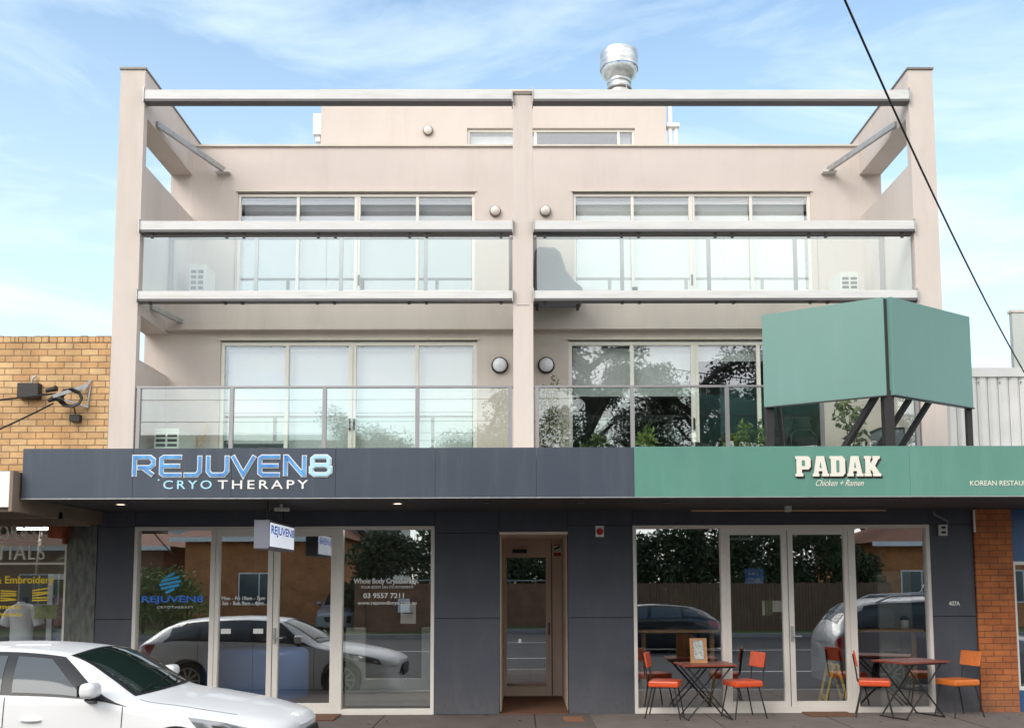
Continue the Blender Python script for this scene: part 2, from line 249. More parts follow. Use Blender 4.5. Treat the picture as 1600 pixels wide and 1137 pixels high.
# ------------------------------------------------------------------ mesh helpers
ORG = {}
class MB:
    def __init__(s): s.v = []; s.f = []; s.sm = []
    def add(s, vs, fs, smooth=False):
        o = len(s.v); s.v += [tuple(p) for p in vs]; s.f += [tuple(i + o for i in f) for f in fs]; s.sm += [smooth] * len(fs); return s
    def box(s, x0, x1, y0, y1, z0, z1):
        return s.add([(x0,y0,z0),(x1,y0,z0),(x1,y1,z0),(x0,y1,z0),(x0,y0,z1),(x1,y0,z1),(x1,y1,z1),(x0,y1,z1)],
                     [(3,2,1,0),(4,5,6,7),(0,1,5,4),(1,2,6,5),(2,3,7,6),(3,0,4,7)])
    def bar(s, p, q, w, h=None, up=(0, 0, 1)):
        p = Vector(p); q = Vector(q); h = h or w; d = (q - p).normalized(); u = Vector(up)
        if abs(d.dot(u)) > 0.98: u = Vector((1, 0, 0))
        a = d.cross(u).normalized() * w / 2; b = a.cross(d).normalized() * h / 2
        vs = [p-a-b, p+a-b, p+a+b, p-a+b, q-a-b, q+a-b, q+a+b, q-a+b]
        return s.add(vs, [(0,1,2,3),(7,6,5,4),(0,4,5,1),(1,5,6,2),(2,6,7,3),(3,7,4,0)])
    def cyl(s, p, q, r0, r1=None, n=16, cap=True):
        p = Vector(p); q = Vector(q); r1 = r0 if r1 is None else r1; d = (q - p).normalized()
        u = Vector((0, 0, 1)) if abs(d.z) < 0.9 else Vector((1, 0, 0)); a = d.cross(u).normalized(); b = a.cross(d)
        vs = []
        for c, r in ((p, r0), (q, r1)):
            vs += [c + (a * math.cos(2*math.pi*i/n) + b * math.sin(2*math.pi*i/n)) * r for i in range(n)]
        s.add(vs, [(i, i+n, (i+1) % n + n, (i+1) % n) for i in range(n)], True)
        if cap: s.add(vs, [tuple(range(n)), tuple(range(2*n-1, n-1, -1))])
        return s
    def tube(s, pts, r, n=8):
        pts = [Vector(p) for p in pts]; rs = r if isinstance(r, (list, tuple)) else [r] * len(pts); vs = []; fs = []
        a = None
        for i, p in enumerate(pts):
            d = (pts[min(i+1, len(pts)-1)] - pts[max(i-1, 0)]).normalized()
            if a is None:
                u = Vector((0, 0, 1)) if abs(d.z) < 0.9 else Vector((1, 0, 0)); a = d.cross(u).normalized()
            else: a = (a - d * a.dot(d)).normalized()
            b = d.cross(a)
            vs += [p + (a*math.cos(2*math.pi*k/n) + b*math.sin(2*math.pi*k/n)) * rs[i] for k in range(n)]
        for i in range(len(pts)-1):
            fs += [(i*n+k, i*n+(k+1) % n, (i+1)*n+(k+1) % n, (i+1)*n+k) for k in range(n)]
        s.add(vs, fs, True); s.add(vs, [tuple(range(n-1, -1, -1)), tuple(range(len(vs)-n, len(vs)))])
        return s
    def lathe(s, c, prof, n=28, axis='Z'):
        c = Vector(c); vs = []; m = len(prof)
        for i in range(n):
            t = 2*math.pi*i/n
            for r, h in prof:
                vs.append(c + (Vector((r*math.cos(t), r*math.sin(t), h)) if axis == 'Z' else Vector((r*math.cos(t), -h, r*math.sin(t)))))
        fs = []
        for i in range(n):
            for k in range(m-1):
                a, b, cc, d = i*m+k, ((i+1) % n)*m+k, ((i+1) % n)*m+k+1, i*m+k+1
                fs.append((a, b, cc, d))
        return s.add(vs, fs, True)
    def prism(s, pts, y0, y1, axis='Y'):
        n = len(pts)
        f = {'Y': lambda p, d: (p[0], d, p[1]), 'X': lambda p, d: (d, p[0], p[1]), 'Z': lambda p, d: (p[0], p[1], d)}[axis]
        vs = [f(p, y0) for p in pts] + [f(p, y1) for p in pts]
        return s.add(vs, [tuple(range(n)), tuple(range(2*n-1, n-1, -1))] + [(i, i+n, (i+1) % n + n, (i+1) % n) for i in range(n)])
    def blob(s, c, rx, ry, rz, n=10, m=7, jit=0.0):
        vs = [(c[0], c[1], c[2]-rz)]; fs = []
        for j in range(1, m):
            t = -math.pi/2 + math.pi*j/m
            for i in range(n):
                k = 1 + random.uniform(-jit, jit)
                vs.append((c[0]+rx*k*math.cos(t)*math.cos(2*math.pi*i/n), c[1]+ry*k*math.cos(t)*math.sin(2*math.pi*i/n), c[2]+rz*k*math.sin(t)))
        vs.append((c[0], c[1], c[2]+rz)); e = len(vs)-1
        for i in range(n):
            fs.append((0, 1+(i+1) % n, 1+i)); fs.append((e, e-n+i, e-n+(i+1) % n))
            for j in range(m-2):
                a = 1+j*n
                fs.append((a+i, a+(i+1) % n, a+n+(i+1) % n, a+n+i))
        return s.add(vs, fs, True)
    def wall(s, x0, x1, z0, z1, y0, y1, holes, axis='Y'):
        xs = sorted({x0, x1, *[h[0] for h in holes], *[h[1] for h in holes]}); xs = [x for x in xs if x0 <= x <= x1]
        for a, b in zip(xs, xs[1:]):
            m = (a+b)/2; cuts = sorted([(h[2], h[3]) for h in holes if h[0] < m < h[1]]); z = z0
            for c, d in cuts + [(z1, z1)]:
                c = min(c, z1)
                if c - z > 1e-4:
                    if axis == 'Y': s.box(a, b, y0, y1, z, c)
                    else: s.box(y0, y1, a, b, z, c)
                z = max(z, d)
        return s
    def build(s, name, m, parent=None, bevel=0.0, solid=0):
        o0 = ORG.get(parent.name, Vector()) if parent else Vector()
        me = bpy.data.meshes.new(name); me.from_pydata([(Vector(p) - o0)[:] for p in s.v], [], s.f)
        me.polygons.foreach_set('use_smooth', s.sm); me.update()
        me.materials.append(M[m] if isinstance(m, str) else m)
        o = bpy.data.objects.new(name, me); col.objects.link(o)
        if parent: o.parent = parent; ORG[o.name] = o0
        if bevel:
            b = o.modifiers.new('bevel', 'BEVEL'); b.width = bevel; b.segments = 2; b.limit_method = 'ANGLE'; b.angle_limit = R(40)
        return o
def tag(o, label, cat, group=None, kind=None):
    o['label'] = label; o['category'] = cat
    if group: o['group'] = group
    if kind: o['kind'] = kind
    return o
def thing(name, label, cat, loc=(0, 0, 0), group=None):
    o = bpy.data.objects.new(name, None); col.objects.link(o); o.location = loc; o.empty_display_size = 0.2
    ORG[o.name] = Vector(loc); return tag(o, label, cat, group)
def struct(name, mb, m): o = mb.build(name, m); o['kind'] = 'structure'; return o
def dup(root, loc, rz=0, label=None, group=None, scale=None):
    r = root.copy(); col.objects.link(r); r.location = loc; r.rotation_euler = (0, 0, rz)
    if label: r['label'] = label
    if group: r['group'] = group
    if scale: r.scale = scale
    for ch in list(root.children):
        c = ch.copy(); col.objects.link(c); c.parent = r
        for g in list(ch.children):
            d = g.copy(); col.objects.link(d); d.parent = c
    return r
def text(s, x0, x1, z0, z1, y, m, parent, name='lettering', bold=0.0, spacing=1.0, depth=0.004, shear=0.0, side=None):
    cu = bpy.data.curves.new(name, 'FONT'); cu.body = s; cu.size = 1; cu.extrude = 0.0; cu.offset = bold; cu.space_character = spacing; cu.shear = shear
    cu.resolution_u = 3
    t = bpy.data.objects.new(name, cu); col.objects.link(t); dg = bpy.context.evaluated_depsgraph_get()
    me = bpy.data.meshes.new_from_object(t.evaluated_get(dg)); bpy.data.objects.remove(t)
    xs = [v.co.x for v in me.vertices]; ys = [v.co.y for v in me.vertices]
    ax, bx, ay, by = min(xs), max(xs), min(ys), max(ys)
    mb = MB()
    V = []
    for v in me.vertices:
        u = (v.co.x-ax)/(bx-ax); w = (v.co.y-ay)/(by-ay)
        if side is None: V.append((x0+u*(x1-x0), y, z0+w*(z1-z0)))
        else: V.append((side, x0+u*(x1-x0), z0+w*(z1-z0)))
    mb.add(V, [tuple(p.vertices) for p in me.polygons]); bpy.data.meshes.remove(me)
    o = mb.build(name, m, parent)
    if depth:
        so = o.modifiers.new('solid', 'SOLIDIFY'); so.thickness = depth; so.offset = 0
    return o
def strip(mb, pts, w, y, d=0.0):
    """flat mitred stroke in the XZ plane at depth y"""
    n = len(pts); closed = (pts[0] == pts[-1]); P = [Vector(p) for p in pts]; Lf = []; Rt = []
    for i in range(n):
        if closed: a = P[i-1] if i > 0 else P[n-2]; b = P[i+1] if i < n-1 else P[1]
        else: a = P[i-1] if i > 0 else None; b = P[i+1] if i < n-1 else None
        if a is None: t = (b-P[i]).normalized(); nn = Vector((-t.y, t.x)); k = 1
        elif b is None: t = (P[i]-a).normalized(); nn = Vector((-t.y, t.x)); k = 1
        else:
            t1 = (P[i]-a).normalized(); t2 = (b-P[i]).normalized(); n1 = Vector((-t1.y, t1.x)); n2 = Vector((-t2.y, t2.x))
            nn = (n1+n2).normalized(); k = min(2.2, 1/max(0.3, nn.dot(n1)))
        Lf.append(P[i]+nn*w/2*k); Rt.append(P[i]-nn*w/2*k)
    for i in range(n-1):
        q = [Rt[i], Rt[i+1], Lf[i+1], Lf[i]]
        mb.add([(p.x, y, p.y) for p in q] + [(p.x, y+0.004, p.y) for p in q], [(0,1,2,3),(7,6,5,4),(0,4,5,1),(2,6,7,3),(1,5,6,2),(3,7,4,0)])

# ------------------------------------------------------------------ ground, road, footpath
ROADZ = -0.15
struct('ground', MB().box(-400, 400, -420, 400, -1.2, -0.30), 'grass')
struct('road', MB().box(-150, 150, -22.0, -3.0, -0.29, ROADZ), 'road')
struct('footpath', MB().box(-150, 150, -2.82, 0.05, -0.29, 0.0), 'path')
struct('footpath_slab', MB().box(0.98, 12, -2.8, -0.004, 0.0, 0.004), 'path2')
jm = MB()
for x_ in (-6.4, -4.1, -1.9, 0.2): jm.box(x_-0.006, x_+0.006, -2.8, -0.006, 0.0, 0.0035)
for x_ in (2.6, 4.2, 5.9, 7.6): jm.box(x_-0.005, x_+0.005, -2.8, -0.006, 0.004, 0.0065)
jm.box(-14, 0.97, -1.45, -1.438, 0.0, 0.003)
rs = random.Random(5)
for k in range(60):
    x_ = rs.uniform(-7, 7.4); y_ = rs.uniform(-2.4, -0.1); r_ = rs.uniform(0.008, 0.022)
    jm.cyl((x_, y_, 0.002), (x_, y_, 0.0062), r_, n=7)
struct('footpath_joints', jm, 'joint')
struct('kerb', MB().box(-150, 150, -3.0, -2.82, -0.29, 0.005), 'kerb')
struct('kerb_opposite', MB().box(-150, 150, -22.2, -22.0, -0.29, 0.0), 'kerb')
struct('verge', MB().box(-150, 150, -90, -22.2, -0.29, -0.02), 'grass')
rm = MB()
for i in range(-14, 15): rm.box(i*6-1.5, i*6+1.5, -8.06, -7.94, ROADZ, ROADZ+0.004)
rm.box(-100, 100, -15.1, -14.98, ROADZ, ROADZ+0.004)
for i in range(-10, 11): rm.box(i*6.2-0.05, i*6.2+0.05, -17.2, -15.1, ROADZ, ROADZ+0.004)
struct('road_markings', rm, 'white')
sh = MB().box(0.59, 0.86, -0.78, -0.3, 0.0, 0.006); tag(sh.build('service_pit_cover', M['brown_brick']), 'small orange brick inlay in the footpath outside the entry', 'pit cover')

# ------------------------------------------------------------------ apartment building
bld = thing('apartment_building', 'beige rendered three storey building with two glass balconies per side above dark shops', 'building', (0, 0, 0))
def bx(name, m, *b, parent=bld, bevel=0.0): return MB().box(*b).build(name, m, parent, bevel)
XL0, XL1, XR0, XR1 = -5.95, -5.585, 5.865, 6.235
TOP = 9.52
for a, b in ((XL0, XL1), (XR0, XR1)):
    fin = MB().wall(0, 5.6, 3.0, TOP, a, b, [(0.13, 2.1, 8.08, 8.82), (0.13, 1.2, 5.13, 5.80)], axis='X').build('side_wall', 'render', bld)
    MB().box(a-0.015, b+0.015, -0.02, 5.6, TOP, TOP+0.03).build('cap', 'cap_dark', fin)
# centre pillar and dividing wall
pil = bx('pillar', 'render', -0.085, 0.21, 0.0, 0.42, 3.3, 9.13, bevel=0.004)
MB().box(-0.10, 0.225, -0.015, 0.435, 9.13, 9.155).build('cap', 'cap_dark', pil)
MB().box(-0.03, 0.155, -0.003, 0.0, 5.90, 5.906).build('joint', 'joint', pil)
bx('dividing_wall', 'render', 0.0, 0.13, 0.42, 2.1, 3.3, 8.0)
# upper wall (level 3), lower wall (level 2)
W3 = [(-4.80, -0.75), (0.93, 5.01)]; W2 = [(-4.74, -0.67), (0.785, 4.86)]
up = MB().wall(XL1, XR0, 6.1, 9.32, 2.1, 2.32, [(a, b, 6.16, 8.52) for a, b in W3]).build('upper_wall', 'render_pink', bld)
MB().box(XL1, XR0, 2.06, 2.36, 9.32, 9.35).build('parapet_cap', 'cap', up)
lw = MB().wall(XL1, XR0, 3.3, 5.85, 1.2, 1.42, [(a, b, 3.40, 5.70) for a, b in W2]).build('lower_wall', 'render', bld)
sl = bx('balcony_slab', 'render', XL1, XR0, 1.09, 2.1, 5.85, 6.14)
MB().box(XL1, XR0, 1.075, 1.25, 5.845, 6.30).build('upstand', 'render', sl)
bx('balcony_floor', 'kerb', XL1, XR0, 0.02, 1.2, 3.2, 3.38)
bx('roof', 'cap', XL1, XR0, 2.32, 9.5, 9.0, 9.12)
bx('rear_body', 'render', XL1, XR0, 7.2, 7.4, 0.0, 9.3)
# window recess heads and sills
for (a, b), y, zt in ((W3[0], 2.1, 8.52), (W3[1], 2.1, 8.52), (W2[0], 1.2, 5.70), (W2[1], 1.2, 5.70)):
    MB().box(a-0.03, b+0.03, y-0.03, y, zt+0.002, zt+0.028).build('window_head', 'cap', bld)
def window(x0, x1, z0, z1, y, mulls, fw=0.05, gm='flat_glass', fm='alu', dbl=None, parent=bld, name='window', d=0.07, blind=None, rails=()):
    f = MB(); f.box(x0, x1, y, y+d, z1-fw, z1); f.box(x0, x1, y, y+d, z0, z0+fw); f.box(x0, x0+fw, y, y+d, z0+fw, z1-fw); f.box(x1-fw, x1, y, y+d, z0+fw, z1-fw)
    for mx_ in mulls:
        w = fw*0.5 if mx_ != dbl else fw*1.0
        f.box(mx_-w, mx_+w, y+0.004, y+d-0.004, z0+fw, z1-fw)
        if mx_ == dbl: f.box(mx_-0.008, mx_+0.008, y-0.012, y+0.004, z0+fw, z1-fw)
    for r in rails: f.box(x0+fw, x1-fw, y+0.012, y+d-0.012, r-0.018, r+0.018)
    fr = f.build(name, fm, parent, bevel=0.004)
    g = MB().box(x0+fw*0.5, x1-fw*0.5, y+d*0.5-0.003, y+d*0.5+0.003, z0+fw*0.5, z1-fw*0.5).build('pane', gm, fr)
    edges = [x0+fw] + list(mulls) + [x1-fw]
    if blind:
        for i, (bm, bz) in enumerate(blind):
            if bm is None: continue
            a = edges[i]+0.02; b = edges[i+1]-0.02
            bl = MB(); n = 24; vs = []
            bl.box(a, b, y+0.15, y+0.154, bz, z1-0.10); bl.box(a-0.01, b+0.01, y+0.145, y+0.16, bz-0.03, bz); bl.cyl((a, y+0.17, z1-0.09), (b, y+0.17, z1-0.09), 0.03, n=10)
            bl.build('blind', bm, fr)
    return fr
wl3 = window(-4.80, -0.75, 6.16, 8.50, 2.13, [-3.776, -2.76, -1.733], dbl=-2.76, blind=[('blind_grey', 6.25)]*4, rails=(6.80,))
wr3 = window(0.93, 5.01, 6.16, 8.50, 2.13, [1.95, 2.97, 3.99], dbl=2.97, blind=[('blind', 6.25)]*4, rails=(6.80,))
wl2 = window(-4.74, -0.67, 3.40, 5.68, 1.23, [-3.69, -2.65, -1.625], dbl=-2.65, fw=0.06, blind=[('blind', 4.10), ('blind', 3.95), ('blind', 3.5), ('blind', 3.5)])
wr2 = window(0.785, 4.86, 3.40, 5.68, 1.23, [1.80, 2.80, 3.82], dbl=2.80, fw=0.06, blind=[('blind', 4.85), ('blind', 4.85), ('blind', 5.42), ('blind', 5.42)])
for fr, x, y, z in ((wl2, -2.68, 1.23, 4.35), (wl2, -2.61, 1.23, 4.35), (wr2, 2.77, 1.23, 4.35), (wl3, -2.72, 2.13, 6.98), (wr3, 2.95, 2.13, 6.98)):
    MB().box(x-0.012, x+0.012, y-0.03, y, z-0.09, z+0.09).build('handle', 'dark_metal', fr)
# interiors behind the apartment windows
for a, b in ((-5.5, -0.1), (0.25, 5.8)):
    for y0, y1, z0, z1 in ((1.45, 6.5, 3.3, 5.85), (2.35, 6.9, 6.1, 8.75)):
        r = MB(); r.box(a, b, y1, y1+0.1, z0, z1); r.box(a, b, y0, y1, z0-0.05, z0+0.05); r.box(a, b, y0, y1, z1-0.05, z1); r.box(a-0.05, a, y0, y1, z0, z1); r.box(b, b+0.05, y0, y1, z0, z1)
        r.build('room', 'interior', bld)
# horizontal beams across each bay
for bayi, (a, b) in enumerate(((XL1, -0.085), (0.21, XR0))):
    for zc0, zc1 in ((9.035, 9.18), (7.03, 7.165), (5.99, 6.11)):
        bm = MB().box(a, b, -0.05, 0.09, zc0, zc1).build('beam', 'steel_white', bld, bevel=0.006)
        MB().box(a, b, -0.045, 0.11, zc0-0.03, zc0-0.002).build('channel', 'channel_grey', bm)
        for e in (a, b-0.012): MB().box(e, e+0.012, -0.07, 0.11, zc0-0.045, zc1+0.03).build('end_plate', 'galv', bm)
    # glass screen between mid and low beam: four panels with clips
    n = 4; w = (b-a-0.10)/n
    sc = MB().box(a+0.05, b-0.05, 0.0, 0.03, 6.945, 6.962).build('glass_screen', 'dark_metal', bld)
    for i in range(n):
        x0 = a+0.05+i*w+0.006; x1 = x0+w-0.012
        MB().box(x0, x1, 0.012, 0.022, 6.10, 6.945).build('pane', 'rail_glass', sc)
        for cx in (x0+0.12, x1-0.12):
            MB().box(cx-0.02, cx+0.02, -0.002, 0.032, 6.925, 6.99).build('clip', 'dark_metal', sc)
            MB().box(cx-0.02, cx+0.02, -0.01, 0.05, 5.93, 5.955).build('clip', 'dark_metal', sc)
    # inner railing on the slab
    pxs = [a+0.05+i*(b-a-0.1)/4 for i in range(5)]
    ir = MB().box(a, b, 1.11, 1.17, 7.335, 7.365).box(a, b, 1.125, 1.155, 6.34, 6.37).build('inner_railing', 'alu_grey', bld)
    for p in pxs: MB().box(p-0.03, p+0.03, 1.12, 1.16, 6.30, 7.335).build('post', 'alu_grey', ir)
    # level 2 balustrade at the front
    lr = MB().box(a, b, 0.02, 0.075, 4.685, 4.715).build('balustrade', 'alu_grey', bld)
    for i, p in enumerate(pxs):
        p += 0.0
        MB().box(p-0.028, p+0.028, 0.022, 0.072, 3.38, 4.685).build('post', 'alu_grey', lr)
        if i < 4: MB().box(p+0.028, pxs[i+1]-0.028, 0.044, 0.052, 3.45, 4.685).build('pane', 'rail_glass', lr)
# diagonal tie struts
for s, X, sg in ((0, XL1, 1), (1, XR0, -1)):
    st = MB().bar((X+sg*0.02, 0.45, 8.90), (X+sg*0.56, 2.04, 8.88), 0.05, 0.085).build('strut', 'galv', bld)
    MB().box(min(X+sg*0.42, X+sg*0.66), max(X+sg*0.42, X+sg*0.66), 1.98, 2.1, 8.83, 8.86).build('bracket', 'steel_white', st)
    MB().bar((X+sg*0.02, 0.45, 6.02), (X+sg*0.26, 1.07, 5.97), 0.05, 0.07).build('strut', 'galv', bld)
# penthouse
ph = MB().wall(-4.03, 3.02, 9.1, 11.88, 5.0, 5.2, [(-1.05, 2.38, 10.4, 11.11)]); ph.box(-4.03, -3.83, 5.2, 9.0, 9.1, 11.88); ph.box(2.82, 3.02, 5.2, 9.0, 9.1, 11.88); ph.box(-3.83, 2.82, 5.2, 9.0, 11.6, 11.7)
ph = ph.build('penthouse', 'render_pink', bld)
MB().box(-4.07, 3.06, 4.96, 9.0, 11.88, 11.91).build('parapet_cap', 'cap', ph)
MB().box(-4.6, 3.6, 5.3, 8.5, 9.1, 9.14).build('deck', 'cap', ph)
window(-1.05, 2.38, 10.4, 11.10, 5.05, [0.35, 2.05], name='window', blind=[('blind', 10.45), (None, 0), ('blind_grey', 10.45)])
MB().box(-3.8, 2.8, 8.4, 8.5, 9.1, 11.7).build('penthouse_room', 'interior', bld)
dp = MB().cyl((3.12, 5.1, 9.1), (3.12, 5.1, 11.75), 0.05).cyl((3.24, 5.1, 9.1), (3.24, 5.1, 11.2), 0.045).box(3.05, 3.3, 5.0, 5.2, 11.15, 11.22).build('downpipe', 'white', bld)
MB().box(-4.19, -4.03, 5.0, 5.2, 10.98, 11.42).box(-4.15, -4.05, 5.05, 5.15, 10.85, 10.98).build('rainwater_head', 'white', bld)

# flue on the roof
fl = thing('roof_flue', 'round stainless steel exhaust flue with wide cowl standing on the roof', 'flue', (2.24, 6.5, 9.1))
FC = (2.24, 6.5, 0)
MB().lathe(FC, [(0.265, 9.1), (0.25, 12.62)]).lathe(FC, [(0.25, 12.62), (0.25, 12.86)]).build('pipe', 'stainless', fl)
MB().lathe(FC, [(0.252, 12.68), (0.28, 12.69), (0.28, 12.73), (0.252, 12.74)]).build('collar', 'cap_dark', fl)
MB().lathe(FC, [(0.25, 12.84), (0.275, 12.86), (0.275, 12.93), (0.25, 12.94)]).lathe(FC, [(0.25, 12.93), (0.37, 13.05), (0.395, 13.16)]).lathe(FC, [(0.395, 13.16), (0.30, 13.17)]).build('bowl', 'stainless', fl)
MB().lathe(FC, [(0.425, 13.19), (0.425, 13.56)]).lathe(FC, [(0.425, 13.56), (0.41, 13.57), (0.40, 13.56)]).lathe(FC, [(0.40, 13.56), (0.40, 13.19)]).lathe(FC, [(0.40, 13.19), (0.425, 13.19)]).build('drum', 'stainless', fl)
for a_ in range(6):
    t_ = a_*math.pi/3+.4; MB().bar((2.24+.36*math.cos(t_), 6.5+.36*math.sin(t_), 13.1), (2.24+.405*math.cos(t_), 6.5+.405*math.sin(t_), 13.25), .03, .01).build('strap', 'galv', fl)
MB().bar((2.36, 6.22, 12.7), (2.52, 6.3, 11.7), 0.015).build('stay', 'galv', fl)

# round bulkhead lamps on the walls
def bulk(x, y, z, r, gm, label):
    o = thing('bulkhead_lamp', label, 'wall lamp', (x, y, z), 'round wall lamps')
    MB().lathe((x, y, z), [(0, 0), (r, 0), (r*1.04, 0.02), (r, 0.05), (r*0.86, 0.055)], axis='Y').build('rim', 'cap_dark' if gm == 'globe' else 'black', o)
    MB().lathe((x, y, z), [(r*0.86, 0.05), (r*0.82, 0.075), (r*0.5, 0.1), (0, 0.11)], axis='Y').build('diffuser', gm, o)
bulk(-0.40, 2.1, 8.17, 0.095, 'globe', 'small round cream lamp left of the pillar beside the top balcony window')
bulk(0.455, 2.1, 8.17, 0.095, 'globe', 'small round cream lamp right of the pillar beside the top balcony window')
bulk(-0.306, 1.2, 5.285, 0.13, 'globe_white', 'white black-rimmed lamp left of the pillar on the lower balcony')
bulk(0.43, 1.2, 5.285, 0.13, 'globe_white', 'white black-rimmed lamp right of the pillar above the climbing plant')
bulk(-1.843, 5.0, 11.04, 0.10, 'globe', 'small round cream lamp on the rooftop storey left of its window')

# ---------------------------------------------------------------- ground floor
GZ = 2.85
holes = [(-5.51, -1.22, 0.0, 2.665), (-0.29, 0.69, 0.0, 2.56), (1.625, 5.90, 0.0, 2.665)]
gf = MB().wall(-6.04, 6.53, 0.0, 3.2, 0.02, 0.22, holes).build('ground_floor_wall', 'joint', bld)
clad = MB()
def panel(a, b, z0, z1):
    clad.box(a, b, -0.004, 0.02, z0, z1)
def col_panels(a, b, zs):
    for z0, z1 in zip(zs, zs[1:]): panel(a+0.003, b-0.003, z0+0.004, z1-0.004)
col_panels(-6.04, -5.51, [0.0, 1.35, 2.665]); col_panels(-1.22, -0.29, [0.0, 1.35, 2.56]); col_panels(0.69, 1.625, [0.0, 1.35, 2.665]); col_panels(5.90, 6.53, [0.0, 1.35, 2.665])
for a, b in ((-6.04, -5.51), (-5.51, -1.22), (0.69, 1.625), (1.625, 5.90), (5.90, 6.53)): col_panels(a, b, [2.665, 2.9])
col_panels(-1.22, -0.29, [2.56, 2.9]); col_panels(-0.29, 0.69, [2.56, 2.9])
clad.build('cladding', 'navy', bld, bevel=0.002)
bx('door_threshold', 'kerb', -5.51, -1.22, 0.0, 0.2, 0.0, 0.03)
# entry recess
er = MB(); er.box(-0.29, -0.27, 0.22, 2.1, 0.004, 2.56); er.box(0.69, 0.71, 0.22, 2.1, 0.004, 2.56); er.box(-0.29, 0.71, 0.22, 2.1, 2.56, 2.6)
er.build('entry_recess', 'beige_door', bld)
bx('entry_floor', 'brown_mat', -0.29, 0.69, 0.0, 2.1, 0.0, 0.01)
bx('entry_trim', 'beige_door', -0.29, 0.69, -0.01, 0.05, 2.54, 2.575)
ed = MB().wall(-0.29, 0.71, 0.01, 2.56, 2.1, 2.16, [(-0.215, 0.43, 0.17, 2.27)]).build('entry_door', 'beige_door', bld, bevel=0.006)
MB().box(-0.215, 0.43, 2.125, 2.135, 0.17, 2.27).build('pane', 'shop_glass', ed)
MB().box(0.47, 0.49, 2.06, 2.1, 1.0, 1.2).build('handle', 'dark_metal', ed)
MB().box(-0.12, 0.12, 2.02, 2.1, 2.34, 2.40).build('door_closer', 'dark_metal', ed)
MB().box(0.52, 0.535, 2.09, 2.1, 0.02, 2.5).build('joint', 'dark_metal', ed)
MB().box(-0.5, 0.9, 5.0, 5.1, 0, 2.9).box(-0.5, -0.45, 2.2, 5, 0, 2.9).box(0.85, 0.9, 2.2, 5, 0, 2.9).box(-0.5, 0.9, 2.2, 5, -0.1, 0.0).build('hallway', 'interior', bld)
# camera warning sticker, fire alarm plate
st = thing('warning_sticker', 'white and red camera warning sticker at the top of the entry recess', 'sticker', (0.62, 2.05, 2.3))
MB().box(0.55, 0.69, 2.085, 2.097, 2.28, 2.50).build('backing', 'paper', st)
MB().bar((0.57, 2.08, 2.40), (0.67, 2.08, 2.45), 0.01, 0.03).build('symbol', 'black', st)
MB().box(0.56, 0.68, 2.08, 2.085, 2.465, 2.485).box(0.56, 0.68, 2.08, 2.085, 2.29, 2.35).build('band', 'red', st)
fa = thing('alarm_plate', 'small white plate with a red disc on the dark wall right of the entry', 'alarm', (1.15, 0, 2.5))
MB().box(1.09, 1.21, -0.02, -0.004, 2.50, 2.66).build('plate', 'white', fa, bevel=0.004)
MB().cyl((1.15, -0.02, 2.575), (1.15, -0.045, 2.575), 0.048, n=20).build('disc', 'red', fa)

# shop fronts
def shop(x0, x1, bars, doors, z1=2.665):
    f = MB(); y, d = 0.02, 0.10
    f.box(x0, x1, y-0.035, y+d, z1-0.05, z1-0.001); f.box(x0, x1, y-0.035, y+d, 0.0, 0.075); f.box(x0, x0+0.05, y-0.035, y+d, 0.075, z1-0.05); f.box(x1-0.05, x1, y-0.035, y+d, 0.075, z1-0.05)
    for a, b in bars: f.box(a, b, y-0.03, y+d-0.01, 0.075, z1-0.05)
    fr = f.build('shop_window', 'alu', bld, bevel=0.004)
    edges = [x0+0.05] + [e for ab in bars for e in ab] + [x1-0.05]
    for i in range(0, len(edges), 2):
        a, b = edges[i], edges[i+1]
        if any(a < (dd[0]+dd[1])/2 < b for dd in doors): continue
        MB().box(a, b, y+0.03, y+0.036, 0.075, z1-0.05).build('pane', 'shop_glass', fr)
    a0, b0 = bars[0][1]+0.001, bars[1][0]-0.001
    f2 = MB().wall(a0, b0, 0.076, z1-0.051, y-0.02, y+0.06, [(p, q, 0.16, z1-0.14) for p, q in doors]).build('door', 'alu', bld, bevel=0.004)
    for p, q in doors: MB().box(p, q, y+0.02, y+0.026, 0.16, z1-0.14).build('pane', 'shop_glass', f2)
    m = (doors[0][1]+doors[1][0])/2
    MB().box(m+0.02, m+0.05, y-0.05, y-0.02, 1.0, 1.22).bar((m+0.035, y-0.075, 1.08), (m+0.16, y-0.075, 1.08), 0.018).bar((m+0.035, y-0.09, 1.08), (m+0.035, y-0.02, 1.08), 0.018).build('handle', 'galv', f2)
    MB().box(m-0.004, m+0.004, y-0.024, y-0.02, 0.09, z1-0.08).build('joint', 'joint', f2)
    return fr, f2
frL, dL = shop(-5.51, -1.22, [(-4.42, -4.35), (-2.64, -2.53)], [(-4.29, -3.60), (-3.44, -2.70)])
frR, dR = shop(1.625, 5.90, [(2.885, 2.955), (4.72, 4.82)], [(3.02, 3.765), (3.925, 4.66)])
# shop interiors
for a, b, nm in ((-6.0, -0.6, 0), (1.0, 6.5, 1)):
    r = MB(); r.box(a, b, 6.5, 6.6, 0, 2.9); r.box(a, b, 0.13, 6.5, 2.76, 2.8); r.box(a-0.05, a, 0.22, 6.5, 0, 2.8); r.box(b, b+0.05, 0.22, 6.5, 0, 2.8)
    sr = r.build('shop_room', 'interior', bld); MB().box(a, b, 0.1, 6.5, -0.05, 0.012).build('shop_floor', 'interior_floor', sr)
MB().box(-2.50, -2.10, 1.30, 1.9, 2.745, 2.76).build('ceiling_light', 'tube', bld)
